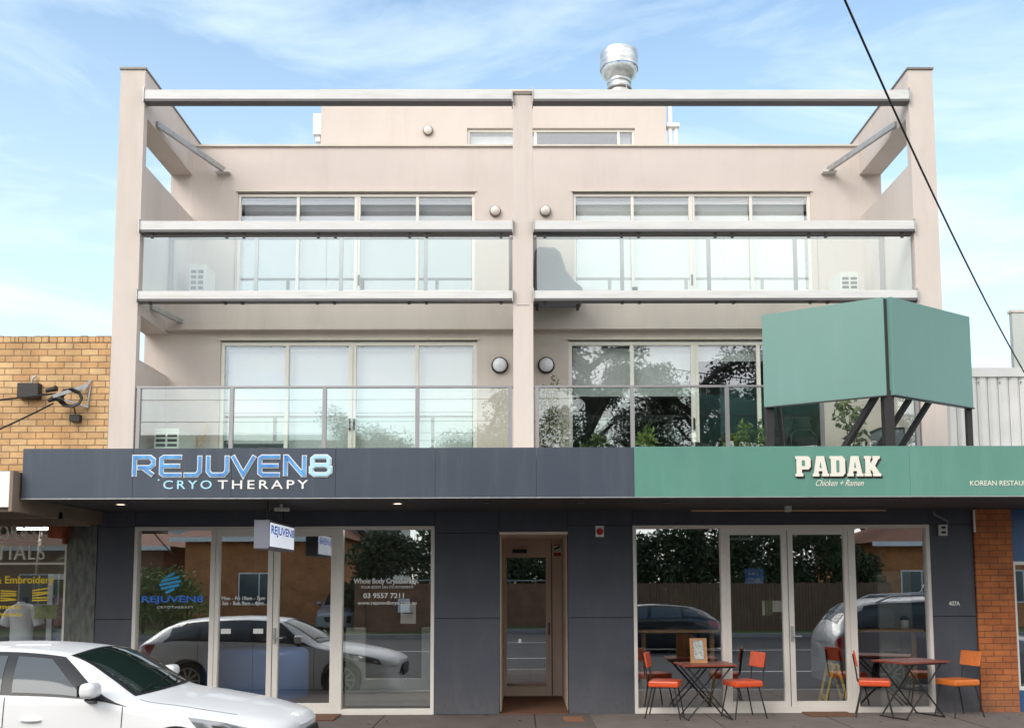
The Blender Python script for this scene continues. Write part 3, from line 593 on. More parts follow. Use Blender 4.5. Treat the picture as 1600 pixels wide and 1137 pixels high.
# lettering on the left shop glass
yg = 0.04
lg = MB()
cx, cz = -5.0, 1.86
for k in range(-2, 3):
    half = 0.155 * math.cos(k/2.7*math.pi/2)
    z0 = cz + k*0.055
    lg.add([(cx-half, yg-0.004, z0-0.045), (cx+half, yg-0.004, z0+0.012), (cx+half, yg-0.004, z0+0.050), (cx-half, yg-0.004, z0-0.008)], [(0,1,2,3)])
lg = lg.build('logo', 'window_cyan', frL)
text('REJUVEN8', -5.40, -4.52, 1.56, 1.68, yg-0.004, 'window_blue', frL, bold=0.02, depth=0)
text('CRYOTHERAPY', -5.18, -4.66, 1.50, 1.535, yg-0.004, 'white', frL, depth=0, spacing=1.3)
text('Mon - Fri 10am - 7pm', -4.26, -3.64, 1.60, 1.67, 0.03, 'white', dL, bold=0.015, depth=0)
text('Sat - Sun 9am - 4pm', -4.25, -3.66, 1.53, 1.60, 0.03, 'white', dL, bold=0.015, depth=0)
MB().box(-4.26, -4.12, 0.03, 0.034, 1.14, 1.21).build('sticker', 'paper', dL)
MB().box(-3.80, -3.66, 0.03, 0.034, 1.14, 1.21).build('sticker', 'paper', dL)
text('Whole Body Cryotherapy', -2.38, -1.47, 1.82, 1.92, yg-0.004, 'white', frL, bold=0.012, depth=0)
text('YOUR BODY ON ITS MOVEMENT', -2.28, -1.52, 1.775, 1.81, yg-0.004, 'white', frL, depth=0)
text('03 9557 7211', -2.24, -1.66, 1.635, 1.71, yg-0.004, 'white', frL, bold=0.02, depth=0)
text('www.rejuven8cryo.com.au', -2.32, -1.48, 1.53, 1.595, yg-0.004, 'white', frL, bold=0.01, depth=0)
pp = thing('notice', 'white paper notice taped inside the left shop window under the web address', 'notice', (-1.6, 0.07, 1.3))
MB().box(-1.71, -1.49, 0.075, 0.08, 1.27, 1.55).build('sheet', 'paper', pp); MB().box(-1.67, -1.53, 0.07, 0.074, 1.41, 1.43).build('print', 'cover', pp)
# white display frame inside
dfm = thing('display_frame', 'white three-sided display frame on the floor inside the left shop window', 'display stand', (-1.9, 0.9, 0.03))
MB().wall(-2.62, -1.32, 0.22, 1.18, 0.80, 0.92, [(-2.33, -1.48, 0.42, 1.18)]).box(-2.62, -1.32, 0.82, 1.3, 0.02, 0.22).build('frame', 'interior_pale', dfm)
# blue desk
dk = thing('reception_desk', 'curved blue reception desk inside the left shop behind the doors', 'desk', (-4.5, 1.6, 0))
MB().lathe((-4.35, 2.2, 0), [(0.85, 0.02), (0.85, 0.72), (0.80, 0.78), (0, 0.78)], n=32).build('body', 'desk_blue', dk)
# right shop: stickers, shelves
ss = thing('closed_sign', 'small blue sorry-we-are-closed sign hanging inside the right shop door', 'sign', (3.38, 0.06, 1.95))
MB().box(3.24, 3.51, 0.056, 0.064, 1.82, 2.04).build('board', 'sign_board_blue', ss)
text('Sorry', 3.29, 3.44, 1.93, 2.01, 0.052, 'white', ss, shear=0.3, depth=0); text('CLOSED', 3.26, 3.49, 1.84, 1.90, 0.052, 'white', ss, bold=0.02, depth=0)
MB().tube([(3.30, 0.065, 2.04), (3.375, 0.065, 2.14), (3.45, 0.065, 2.04)], 0.004, 5).cyl((3.375, 0.05, 2.15), (3.375, 0.045, 2.15), 0.02, n=10).build('hook', 'white', ss)
lf = thing('leaflet_pair', 'green leaflet and white card stuck inside the right shop door beside the stile', 'leaflet', (3.6, 0.06, 1.5))
MB().box(3.48, 3.62, 0.06, 0.065, 1.37, 1.58).build('leaflet', 'paper_green', lf); MB().box(3.63, 3.77, 0.06, 0.065, 1.42, 1.58).box(3.48, 3.515, 0.055, 0.06, 1.37, 1.58).build('card', 'paper', lf)
MB().box(3.06, 3.42, 0.2, 0.26, 2.46, 2.49).build('ceiling_strip', 'white', bld)
def shelf(x0, x1, lab, legs):
    t = thing('window_bench', lab, 'bench counter', ((x0+x1)/2, 0.35, 0))
    MB().box(x0, x1, 0.16, 0.5, 1.12, 1.16).build('top', 'wood_pale', t, bevel=0.004)
    for l in legs: MB().box(l-0.03, l+0.03, 0.3, 0.36, 0.012, 1.12).build('leg', 'wood_pale', t)
shelf(1.69, 2.87, 'pale timber counter along the inside of the left pane of the right shop', (1.80, 2.80))
shelf(4.84, 5.84, 'pale timber counter along the inside of the far right pane', (5.75,))
MB().box(5.35, 5.84, 0.56, 0.62, 0.02, 2.0).build('pale_partition', 'interior_pale', bld)
cd = thing('candle_jar', 'small dark-lidded white jar on the counter behind the far right pane', 'jar', (5.62, 0.3, 1.16))
MB().lathe((5.62, 0.3, 1.16), [(0, 0), (0.06, 0), (0.06, 0.13), (0.05, 0.14)]).build('jar', 'white', cd); MB().lathe((5.62, 0.3, 1.16), [(0.065, 0.13), (0.065, 0.16), (0.02, 0.19), (0, 0.19)]).build('lid', 'black', cd)
af = thing('wet_floor_sign', 'yellow folding A-frame floor sign seen edge on inside the right shop door', 'floor sign', (4.53, 0.35, 0.01))
for sg in (-1, 1):
    p = MB()
    for yy in (0.12, 0.40): p.bar((4.53+sg*0.19, yy, 0.015), (4.53+sg*0.02, yy, 0.68), 0.028, 0.03)
    p.bar((4.53+sg*0.05, 0.12, 0.58), (4.53+sg*0.05, 0.40, 0.58), 0.02, 0.16).bar((4.53+sg*0.15, 0.12, 0.2), (4.53+sg*0.15, 0.40, 0.2), 0.02, 0.06)
    p.build('panel', 'yellow', af)
for x0, x1, lb in ((3.98, 4.62, 'thin brown doormat outside the right shop door'), (-3.05, -2.52, 'dark brown doormat outside the left shop doors')):
    tag(MB().box(x0, x1, -0.42 if x0 > 0 else -0.6, -0.02, 0.004, 0.022).build('doormat', 'brown_mat', None, bevel=0.004), lb, 'doormat')
# unit number, power box
text('407A', 6.14, 6.30, 1.50, 1.565, -0.008, 'white', bld, name='unit_number', bold=0.02, depth=0.002)
pb = thing('socket_box', 'pale grey socket box with a curling cable on the dark wall by the brick pillar', 'electrical box', (6.1, -0.02, 2.5))
MB().box(6.03, 6.15, -0.05, -0.005, 2.50, 2.66).build('box', 'ac', pb, bevel=0.006)
MB().box(6.06, 6.12, -0.055, -0.05, 2.53, 2.565).box(6.06, 6.12, -0.055, -0.05, 2.60, 2.635).build('socket', 'dark_metal', pb)
MB().tube([(6.15, -0.03, 2.64), (6.16, -0.05, 2.70), (6.05, -0.06, 2.76), (5.96, -0.07, 2.80), (5.95, -0.08, 2.85)], 0.013).build('cable', 'cover', pb)

# ---------------------------------------------------------------- awning
aw = thing('shop_awning', 'deep flat shop awning with dark blue left fascia and green right fascia', 'awning', (0, -2.3, 2.85))
AX0, AXS, AX1, AY = -5.95, 1.38, 8.2, -2.3
ffj = [AX0, -4.63, -3.45, -2.205, -1.01, 0.205, AXS]
fm = MB()
for a, b in zip(ffj, ffj[1:]): fm.box(a+0.0015, b-0.0015, AY, AY+0.04, 2.862, 3.462)
fm.build('fascia', 'navy_fascia', aw, bevel=0.002)
gm_ = MB()
for a, b in ((AXS, 4.70), (4.70, AX1)): gm_.box(a+0.001, b-0.001, AY-0.004, AY+0.04, 2.862, 3.468)
gm_.build('fascia', 'green2', aw, bevel=0.002)
MB().box(AX0+0.002, AX1, AY+0.04, -0.006, 2.875, 2.93).build('soffit', 'soffit', aw)
MB().box(AX0+0.002, AX1, AY+0.04, -0.006, 3.30, 3.36).build('roof_sheet', 'galv', aw)
MB().box(AX0+0.002, AX0+0.03, AY+0.04, -0.006, 2.93, 3.45).build('end_panel', 'navy_fascia', aw)
MB().box(AX0, AX1, AY-0.006, AY+0.05, 2.852, 2.862).build('edge_trim', 'galv', aw)
# REJUVEN8 in outlined strokes
def glyphs():
    c = 0.16
    return {
     'R': [[(0,0),(0,1),(0.82,1),(1,0.86),(1,0.58),(0.82,0.42),(0.22,0.42)], [(0.55,0.34),(0.94,0.04)]],
     'E': [[(1,1),(0.12,1),(0,0.9),(0,0.1),(0.12,0),(1,0)], [(0.1,0.5),(0.92,0.5)]],
     'J': [[(0.9,1),(0.9,0.2),(0.72,0),(0.0,0)]],
     'U': [[(0,1),(0,0.2),(0.16,0),(0.84,0),(1,0.2),(1,1)]],
     'V': [[(-0.05,1),(0.5,0),(1.05,1)]],
     'N': [[(0,0),(0,1),(0.08,1),(0.92,0),(1,0),(1,1)]],
     '8': [[(0.18,0.52),(0.06,0.62),(0.06,0.88),(0.2,1),(0.8,1),(0.94,0.88),(0.94,0.62),(0.82,0.52),(0.18,0.52)], [(0.18,0.50),(0,0.38),(0,0.14),(0.18,0),(0.82,0),(1,0.14),(1,0.38),(0.82,0.50)]]}
G = glyphs()
def wordmark(x0, x1, z0, z1, y, parent, sw=0.17, mo='white', mi_='blue', m8='cyan_pale'):
    word = 'REJUVEN8'; gap = 0.37; ws = {'J': 0.85}; tot = sum(ws.get(c, 1) for c in word)+gap*(len(word)-1)
    h = z1-z0; sc = (x1-x0)/tot; x = x0; mo_ = MB(); mb = MB(); m8_ = MB()
    for ci, ch in enumerate(word):
        w = ws.get(ch, 1)
        for k, pl in enumerate(G[ch]):
            pts = [(x+px*sc*w, z0+pz*h) for px, pz in pl]
            def ext(pts, e):
                P = [Vector(p) for p in pts]
                if pts[0] == pts[-1]: return pts
                P[0] = P[0]+(P[0]-P[1]).normalized()*e; P[-1] = P[-1]+(P[-1]-P[-2]).normalized()*e
                return [tuple(p) for p in P]
            strip(mo_, ext(pts, h*0.09), h*(sw+0.11), y-0.003*k-0.0003*ci)
            strip(m8_ if ch == '8' else mb, ext(pts, h*0.05), h*sw, y-0.010-0.003*k-0.0003*ci)
        x += (w+gap+{'R': .07, 'E': -.10 if ci == 1 else 0, 'J': -.0}.get(ch, .01))*sc
    mo_.build('lettering_outline', mo, parent); mb.build('lettering', mi_, parent); m8_.build('lettering', m8, parent)
wordmark(-4.61, -2.27, 3.14, 3.355, AY-0.006, aw)
text('CRYO', -4.26, -3.68, 2.97, 3.075, AY-0.006, 'cyan_pale', aw, bold=0.008, spacing=1.35)
text('THERAPY', -3.61, -2.53, 2.97, 3.075, AY-0.006, 'white', aw, bold=0.008, spacing=1.35)
MB().lathe((-4.315, AY-0.004, 3.078), [(0.0, 0.003), (0.011, 0.003), (0.011, 0)], n=12, axis='Y').build('degree_dot', 'cyan_pale', aw)
# PADAK, heavy slab letters with drop shadow
def padak(x0, x1, z0, z1, y, parent):
    polys = {
     'P': [[(0,0),(0.5,0),(0.5,0.16),(0.42,0.16),(0.42,0.34),(0.85,0.34),(1,0.48),(1,0.86),(0.85,1),(0,1),(0,0.86),(0.08,0.86),(0.08,0.14),(0,0.14)]],
     'A': [[(0,0),(0.42,0),(0.42,0.14),(0.37,0.14),(0.40,0.26),(0.62,0.26),(0.65,0.14),(0.60,0.14),(0.60,0),(1.05,0),(1.05,0.14),(0.98,0.14),(0.76,1),(0.26,1),(0.07,0.14),(0,0.14)]],
     'D': [[(0,0),(0.82,0),(1,0.16),(1,0.84),(0.82,1),(0,1),(0,0.86),(0.08,0.86),(0.08,0.14),(0,0.14)]],
     'K': [[(0,0),(0.46,0),(0.46,0.14),(0.40,0.14),(0.40,0.36),(0.60,0.14),(0.56,0.14),(0.56,0),(1.08,0),(1.08,0.14),(1.0,0.14),(0.70,0.52),(0.94,0.86),(1.02,0.86),(1.02,1),(0.55,1),(0.55,0.86),(0.60,0.86),(0.40,0.60),(0.40,0.86),(0.46,0.86),(0.46,1),(0,1),(0,0.86),(0.08,0.86),(0.08,0.14),(0,0.14)]]}
    counters = {'P': [(0.42,0.52),(0.62,0.52),(0.62,0.80),(0.42,0.80)], 'D': [(0.42,0.20),(0.60,0.20),(0.62,0.78),(0.42,0.80)], 'A': [(0.44,0.42),(0.58,0.42),(0.51,0.72)]}
    n = 5; gap = 0.12; sc = (x1-x0)/(n+gap*(n-1)); h = z1-z0; fa_, sh_, cn = MB(), MB(), MB(); x = x0
    for ch in 'PADAK':
        for pl in polys[ch]:
            for i in range(5):
                o = 0.006*i
                sh_.prism([(x+p[0]*sc+o, z0+p[1]*h-o) for p in pl], y-0.004+0.0002*i, y-0.0035+0.0002*i)
            fa_.prism([(x+p[0]*sc, z0+p[1]*h) for p in pl], y-0.022, y-0.008)
        if ch in counters: cn.prism([(x+p[0]*sc, z0+p[1]*h) for p in counters[ch]], y-0.025, y-0.022)
        x += (1+gap)*sc
    sh_.build('lettering_shadow', 'black', parent); f = fa_.build('lettering', 'cream', parent); cn.build('counter', 'green2', f)
padak(3.315, 4.33, 3.10, 3.345, AY-0.006, aw)
text('Chicken + Ramen', 3.56, 4.14, 2.985, 3.06, AY-0.008, 'cream', aw, shear=0.5)
text('KOREAN RESTAURANT', 5.42, 6.28, 2.985, 3.045, AY-0.008, 'cream', aw, bold=0.006)

# downlights in the soffit
for i, (x, y, on, lb) in enumerate(((-5.14, -1.4, 1, 'lit round downlight at the far left of the awning soffit'), (-1.575, -1.4, 1, 'lit round downlight in the soffit above the right pane of the left shop'),
        (-0.42, -1.45, 0, 'unlit downlight in the soffit above the wall left of the entry'), (0.77, -1.45, 0, 'unlit downlight in the soffit above the entry recess right side'), (1.89, -1.45, 0, 'unlit downlight in the soffit under the green fascia'))):
    d = thing('downlight', lb, 'downlight', (x, y, 2.87), 'downlights in the awning soffit')
    MB().lathe((x, y, 2.862), [(0.055, 0.012), (0.075, 0.0), (0.055, 0.0)]).build('rim', 'white' if on else 'cap_dark', d)
    MB().lathe((x, y, 2.866), [(0, 0), (0.054, 0)]).build('lens', 'lamp_on' if on else 'lamp_off', d)
# long timber sign light bar under the green fascia
lb_ = thing('light_bar', 'long thin timber batten light hung under the green awning', 'light fitting', (3.7, -0.75, 2.8))
MB().cyl((2.34, -0.75, 2.815), (5.0, -0.75, 2.815), 0.012, n=8).build('batten', 'wood_pale', lb_)
MB().box(3.62, 3.70, -0.79, -0.71, 2.80, 2.875).build('housing', 'ac', lb_, bevel=0.004)
# hanging blade sign
bs = thing('hanging_sign', 'grey framed white lightbox sign hung at right angles under the awning', 'sign', (-3.15, -1.4, 2.25))
MB().box(-3.25, -3.062, -2.0, -0.72, 2.27, 2.62).build('case', 'sign_case', bs, bevel=0.006)
MB().box(-3.062, -3.056, -1.97, -0.75, 2.30, 2.59).build('face', 'lightbox', bs)
text('REJUVEN8', -1.95, -0.78, 2.42, 2.56, 0, 'window_blue', bs, bold=0.02, depth=0, side=-3.050)
MB().cyl((-3.155, -1.75, 2.62), (-3.155, -1.75, 2.87), 0.012, n=8).cyl((-3.155, -0.95, 2.62), (-3.155, -0.95, 2.87), 0.012, n=8).build('rod', 'dark_metal', bs)
cv = thing('security_camera', 'small white security camera under the awning beside the hanging sign', 'camera', (-3.1, -1.2, 2.8))
MB().cyl((-3.10, -1.3, 2.875), (-3.10, -1.3, 2.80), 0.018, n=10).build('mount', 'cream', cv); MB().bar((-3.16, -1.36, 2.80), (-3.03, -1.20, 2.81), 0.06, 0.05).build('body', 'cream', cv, bevel=0.008)

# V-shaped green sign on the awning
vs_ = thing('double_billboard', 'blank green two-panel sign meeting in a V on the awning roof', 'billboard', (4.6, -2.0, 3.4))
def slab(p, q, z0, z1, th, parent, name, m, outward):
    p = Vector(p); q = Vector(q); d = (q-p).normalized(); n_ = Vector((d.y, -d.x)) if outward > 0 else Vector((-d.y, d.x))
    a = [p, q, q-n_*th, p-n_*th]
    return MB().prism([(v.x, v.y) for v in a], z0, z1, axis='Z').build(name, m, parent, bevel=0.004)
C1 = (4.545, -2.08); C2 = (4.63, -2.10)
slab((3.225, -1.3), C1, 4.135, 5.375, 0.10, vs_, 'panel', 'green', 1)
slab(C2, (6.045, -1.2), 4.135, 5.375, 0.10, vs_, 'panel', 'green', 1)
MB().box(4.555, 4.615, -2.05, -2.0, 4.14, 5.36).build('gap_post', 'dark_metal', vs_)
MB().bar((3.225, -1.305, 4.128), (4.545, -2.085, 4.128), 0.03, 0.014).bar((4.63, -2.105, 4.128), (6.045, -1.205, 4.128), 0.03, 0.014).build('edge_trim', 'dark_metal', vs_)
for p, q, w in (((4.58, -2.0, 3.36), (4.58, -2.0, 4.2), 0.12), ((3.30, -1.26, 3.36), (3.30, -1.26, 4.2), 0.10), ((5.99, -1.16, 3.36), (5.99, -1.16, 4.2), 0.07),
                ((4.12, -1.3, 3.36), (4.52, -1.95, 4.25), 0.07), ((4.62, -1.1, 3.36), (4.98, -1.8, 4.2), 0.06), ((4.95, -1.0, 3.36), (5.33, -1.55, 4.2), 0.06), ((3.6, -0.9, 3.36), (3.42, -1.28, 4.2), 0.05)):
    MB().bar(p, q, w).build('leg', 'dark_metal', vs_)

# ---------------------------------------------------------------- balcony items
def ac_unit(x, y, z, w, d, h, label):
    o = thing('air_conditioner', label, 'air conditioner', (x, y, z), 'balcony air conditioners')
    MB().box(x, x+w, y, y+d, z, z+h).build('case', 'ac', o, bevel=0.01)
    g = MB(); n = 8
    for cidx in range(2):
        for i in range(n):
            a = x+0.03+cidx*(w-0.03)/2; zz = z+0.06+i*(h-0.12)/n
            g.box(a, a+(w-0.09)/2, y-0.004, y, zz, zz+(h-0.12)/n*0.6)
    g.build('grille', 'black', o)
    MB().box(x+0.02, x+0.07, y+0.05, y+d-0.05, z-0.05, z).box(x+w-0.07, x+w-0.02, y+0.05, y+d-0.05, z-0.05, z).build('foot', 'black', o)
ac_unit(-5.42, 0.35, 3.46, 0.37, 0.75, 0.69, 'white air conditioner on the lower left balcony behind the glass')
ac_unit(-5.36, 1.45, 6.19, 0.26, 0.50, 0.84, 'white air conditioner on the upper left balcony by the side wall')
ac_unit(5.25, 1.45, 6.19, 0.30, 0.60, 0.70, 'white air conditioner on the upper right balcony by the side wall')
br = thing('broom', 'wooden broom leaning on the lower left balcony wall', 'broom', (-4.95, 1.0, 3.4))
MB().cyl((-5.08, 0.95, 3.6), (-4.90, 1.15, 4.36), 0.016, n=8).build('handle', 'wood_pale', br); MB().box(-5.24, -4.95, 0.9, 1.0, 3.40, 3.62).build('head', 'wood', br)
cc = thing('covered_chair', 'grey cloth covered armchair on the upper right balcony beside the pillar', 'covered chair', (0.6, 1.6, 6.15))
MB().prism([(0.24, 6.15), (0.24, 6.95), (0.32, 7.0), (0.55, 6.99), (0.64, 6.92), (0.73, 6.62), (0.86, 6.45), (0.98, 6.36), (0.98, 6.15)], 0.55, 1.0).build('cover', 'cover', cc, bevel=0.04)
MB().box(0.26, 0.30, 0.6, 0.95, 6.10, 6.15).box(0.90, 0.94, 0.6, 0.95, 6.10, 6.15).build('leg', 'dark_metal', cc)
bt_ = thing('balcony_table', 'small black table on the upper right balcony', 'table', (1.83, 1.4, 6.15))
MB().box(1.66, 1.98, 1.3, 1.6, 6.50, 6.53).build('tabletop', 'dark_metal', bt_)
for a in (1.69, 1.95):
    for b in (1.33, 1.57): MB().box(a-0.012, a+0.012, b-0.012, b+0.012, 6.14, 6.50).build('leg', 'dark_metal', bt_)
pt = thing('small_pot', 'small black pot on the upper balcony table', 'pot', (1.89, 1.45, 6.53))
MB().lathe((1.89, 1.45, 6.53), [(0, 0), (0.035, 0), (0.05, 0.1), (0.045, 0.1), (0.0, 0.08)], n=14).build('pot', 'black', pt)

def leaves(mb, c, r, n, size, squash=1.0, up=0.0, rng=random):
    for _ in range(n):
        while True:
            d = Vector((rng.uniform(-1, 1), rng.uniform(-1, 1), rng.uniform(-1, 1)))
            if d.length < 1: break
        p = Vector(c) + Vector((d.x*r[0], d.y*r[1], d.z*r[2]))
        a = Vector((rng.gauss(0, 1), rng.gauss(0, 1), rng.gauss(0, 1)+up)).normalized(); b = a.cross(Vector((rng.gauss(0, 1), rng.gauss(0, 1), rng.gauss(0, 1)))).normalized()
        s = size*rng.uniform(0.6, 1.4); a *= s; b *= s*0.42*squash
        mb.add([p-a, p+b, p+a, p-b], [(0, 1, 2, 3)])
def potplant(x, y, z, pr, ph, cl, leaf, label, name='pot_plant'):
    o = thing(name, label, 'pot plant', (x, y, z), 'plants on the lower right balcony')
    MB().lathe((x, y, z), [(0, 0), (pr*0.75, 0), (pr, ph), (pr*0.9, ph), (0, ph*0.9)], n=18).build('pot', 'terracotta', o)
    st_ = MB(); lv = MB()
    for (cx, cy, cz, rx, ry, rz, n, s) in cl:
        leaves(lv, (x+cx, y+cy, z+cz), (rx, ry, rz), n, s, up=0.6)
        st_.tube([(x, y, z+ph*0.9), (x+cx*0.4, y+cy*0.4, z+ph+(cz-ph)*0.5), (x+cx, y+cy, z+cz)], [0.012, 0.009, 0.004], 5)
    st_.build('stem', 'bark', o); lv.build('foliage', leaf, o)
Z2 = 3.38
potplant(0.44, 0.45, Z2, 0.17, 0.3, [(0, 0, 0.7, .16, .12, .3, 170, .035), (0.02, 0, 1.2, .17, .1, .28, 150, .032), (-0.04, 0.05, 0.95, .18, .1, .5, 130, .03), (0.10, 0.1, 1.45, .08, .06, .18, 45, .028), (0.17, .1, 0.75, .15, .12, .28, 90, .035)], 'leaf_pale', 'tall airy climbing plant beside the pillar on the lower right balcony', 'climbing_plant')
potplant(1.12, 0.5, Z2, 0.15, 0.25, [(0, 0, .45, .22, .15, .14, 120, .06), (0.1, 0, .55, .15, .12, .14, 80, .06)], 'leaf', 'low dark bushy plant beside the climbing plant')
potplant(1.90, 0.5, Z2, 0.14, 0.25, [(0, 0, .55, .16, .12, .22, 130, .05), (0.06, 0, .75, .08, .07, .16, 40, .045)], 'leaf_fresh', 'green bush behind the second balcony glass panel')
potplant(3.30, 0.5, Z2, 0.16, 0.28, [(0, 0, .55, .22, .15, .2, 190, .055), (0.1, 0, .75, .12, .1, .18, 80, .05), (-.12, 0, .45, .15, .1, .12, 80, .05)], 'leaf_fresh', 'bright green bushy plant behind the fourth balcony panel')
potplant(3.62, 0.45, Z2, 0.10, 0.25, [(0, 0, .62, .08, .08, .3, 150, .04)], 'leaf_fresh', 'slim yellow-green plant under the left end of the green billboard')
potplant(5.02, 0.6, Z2, 0.16, 0.3, [(0, 0, 1.0, .26, .15, .26, 110, .06), (0.1, 0, 0.7, .2, .15, .25, 60, .06), (-.1, 0, 1.2, .12, .1, .12, 40, .05)], 'leaf_pale', 'feathery bamboo plant behind the legs of the green billboard', 'bamboo_plant')
bq = thing('barbecue', 'black domed barbecue on the lower right balcony in front of the door', 'barbecue', (2.62, 0.55, Z2))
MB().lathe((2.62, 0.55, Z2), [(0, 0.28), (0.2, 0.3), (0.29, 0.40), (0.29, 0.44), (0.24, 0.52), (0.12, 0.56), (0, 0.57)], n=24).build('bowl', 'dark_metal', bq)
for t in (0.3, 2.4, 4.5): MB().cyl((2.62+.2*math.cos(t), .55+.2*math.sin(t), Z2), (2.62+.12*math.cos(t), .55+.12*math.sin(t), Z2+.32), 0.012, n=6).build('leg', 'dark_metal', bq)
MB().tube([(2.95, .5, Z2+.25), (2.98, .5, Z2+.45), (2.88, .5, Z2+.5)], 0.01, 6).build('handle', 'galv', bq)
def wire_chair(x, y, label):
    o = thing('balcony_chair', label, 'chair', (x, y, Z2), 'black chairs on the lower right balcony')
    MB().box(x-.2, x+.2, y-.2, y+.2, Z2+.42, Z2+.45).build('seat', 'dark_metal', o)
    for a in (-.18, .18):
        for b in (-.18, .18): MB().cyl((x+a, y+b, Z2), (x+a, y+b, Z2+.42), .012, n=6).build('leg', 'dark_metal', o)
    MB().tube([(x-.19, y+.2, Z2+.44), (x-.19, y+.22, Z2+.72), (x-.1, y+.23, Z2+.8), (x+.1, y+.23, Z2+.8), (x+.19, y+.22, Z2+.72), (x+.19, y+.2, Z2+.44)], .014, 6).box(x-.15, x+.15, y+.2, y+.225, Z2+.55, Z2+.68).build('backrest', 'dark_metal', o)
wire_chair(3.92, 0.6, 'black metal chair on the balcony beside the slim yellow-green plant'); wire_chair(4.38, 0.6, 'black metal chair on the balcony beside the right end of the window')
bb = thing('water_bottle', 'large blue water bottle on the lower right balcony', 'bottle', (5.55, 0.5, Z2))
MB().lathe((5.55, .5, Z2), [(0, 0), (.13, 0), (.13, .42), (.11, .5), (.03, .56), (.03, .62), (0, .62)], n=18).build('body', 'blue_plastic', bb)
sk = thing('storage_box', 'tall dark storage box at the right end of the lower balcony', 'box', (5.65, 0.75, Z2)); MB().box(5.48, 5.84, 0.6, 1.0, Z2, 4.15).build('case', 'cover', sk, bevel=0.01); MB().box(5.47, 5.85, 0.59, 1.01, 4.15, 4.18).build('lid', 'dark_metal', sk)

# ---------------------------------------------------------------- left neighbour
nb = thing('brick_shop', 'single storey yellow brick shop with white awning fascia and lettered window', 'building', (-9, 0, 0))
MB().box(-14, -5.955, 0.0, 0.3, 2.7, 5.36).box(-14, -13.8, 0.3, 9, 2.7, 5.36).build('brick_wall', 'yellow_brick', nb)
cp = MB(); x = -5.957
random.seed(3)
while x > -8.2:
    cp.box(x-0.104, x, -0.006+random.uniform(-.004, .004), 0.3, 5.362, 5.455+random.uniform(-.006, .004)); x -= 0.112
cp.build('brick_coping', 'yellow_brick', nb, bevel=0.004)
MB().box(-14, -6.02, -2.44, -2.38, 2.75, 3.175).build('awning_fascia', 'white', nb)
MB().box(-6.02, -5.98, -2.44, 0, 2.70, 3.18).box(-14, -6.02, -2.38, 0, 2.78, 2.82).box(-14, -6.02, -2.38, -2.30, 2.70, 2.78).box(-14, -6.02, -0.35, -0.25, 2.66, 2.78).box(-14, -5.98, -1.3, -1.2, 2.70, 2.78).build('awning_soffit', 'fibro', nb)
MB().box(-6.47, -6.045, -0.01, 0.3, 0, 2.7).build('tiled_column', 'terrazzo', nb)
MB().box(-6.62, -6.42, -0.28, -0.011, 2.50, 2.66).box(-6.50, -6.46, -0.1, -0.011, 2.42, 2.66).build('bracket', 'brown_metal', nb)
nf = window(-14, -6.47, 0.25, 2.78, 0.02, [-9.5], fw=0.045, gm='neighbour_glass', fm='cream', parent=nb, name='shop_window')
MB().box(-14, -6.47, 0.0, 0.2, 0, 0.25).build('stall_riser', 'yellow_brick', nb)
MB().box(-9.4, -6.85, 0.0, 0.02, 2.452, 2.46).box(-9.4, -6.48, 0.012, 0.03, 2.13, 2.16).build('window_line', 'cream', nf)
text('CORPORATE', -8.08, -6.81, 2.50, 2.70, 0.04, 'cream', nf, depth=0, spacing=1.15)
text('ESSENTIALS', -8.28, -6.81, 2.20, 2.41, 0.04, 'cream', nf, depth=0, spacing=1.15)
text('Shirts & Embroidery', -7.88, -6.66, 1.83, 1.97, 0.04, 'yellow', nf, depth=0, bold=0.02)
text('Placement', -7.7, -7.13, 1.50, 1.57, 0.04, 'yellow', nf, depth=0, bold=0.02); text('Print Options', -7.75, -7.10, 1.38, 1.46, 0.04, 'yellow', nf, depth=0, bold=0.02)
for cx, cz in ((-7.30, 1.68), (-6.85, 1.68)):
    dec = MB()
    for k in range(5):
        a = random.uniform(-.5, .5); dec.bar((cx-0.11, 0.036, cz-.06+k*.035), (cx+0.11, 0.036, cz-.06+k*.035+a*0.08), 0.004, 0.02)
    dec.build('motif', 'yellow', nf)
MB().box(-6.92, -6.60, 0.037, 0.04, 1.36, 1.56).build('shop_sticker', 'leaf_pale', nf)
MB().box(-14, -6.2, 5, 5.1, 0, 3.0).box(-14, -6.2, 0.3, 5, 2.92, 2.98).box(-6.2, -6.1, 0.3, 5, 0, 2.8).box(-14, -6.2, 0.2, 5, -0.05, 0.02).build('shop_room', 'interior', nb)
MB().box(-8.4, -6.45, 0.9, 0.96, 0.02, 0.9).build('shelving', 'paling', nb)
for p_, q_ in (((-7.45, .9, .9), (-7.35, 1.0, 2.7)), ((-7.0, .9, .9), (-6.85, 1.0, 2.7))): MB().bar(p_, q_, .035).build('shelf_upright', 'terrazzo', nb)
for x0, x1, y, z, lb in ((-9.2, -7.8, 0.8, 2.88, 'left fluorescent tube inside the brick shop'), (-7.62, -7.02, 0.8, 2.78, 'right fluorescent tube inside the brick shop window')):
    t = thing('fluorescent_light', lb, 'light', ((x0+x1)/2, y, z), 'fluorescent lights in the brick shop'); MB().box(x0, x1, y, y+0.06, z-0.10, z-0.07).build('tube', 'tube', t); MB().box(x0, x1, y-0.02, y+0.08, z-0.07, z-0.02).build('batten', 'white', t)
po = thing('poster_stand', 'white framed stand of blue and red posters inside the brick shop window', 'poster stand', (-6.7, 0.5, 0.02))
MB().wall(-6.95, -6.47, 0.02, 2.0, 0.45, 0.50, [(-6.87, -6.47, 0.1, 1.92)]).build('frame', 'shirt', po)
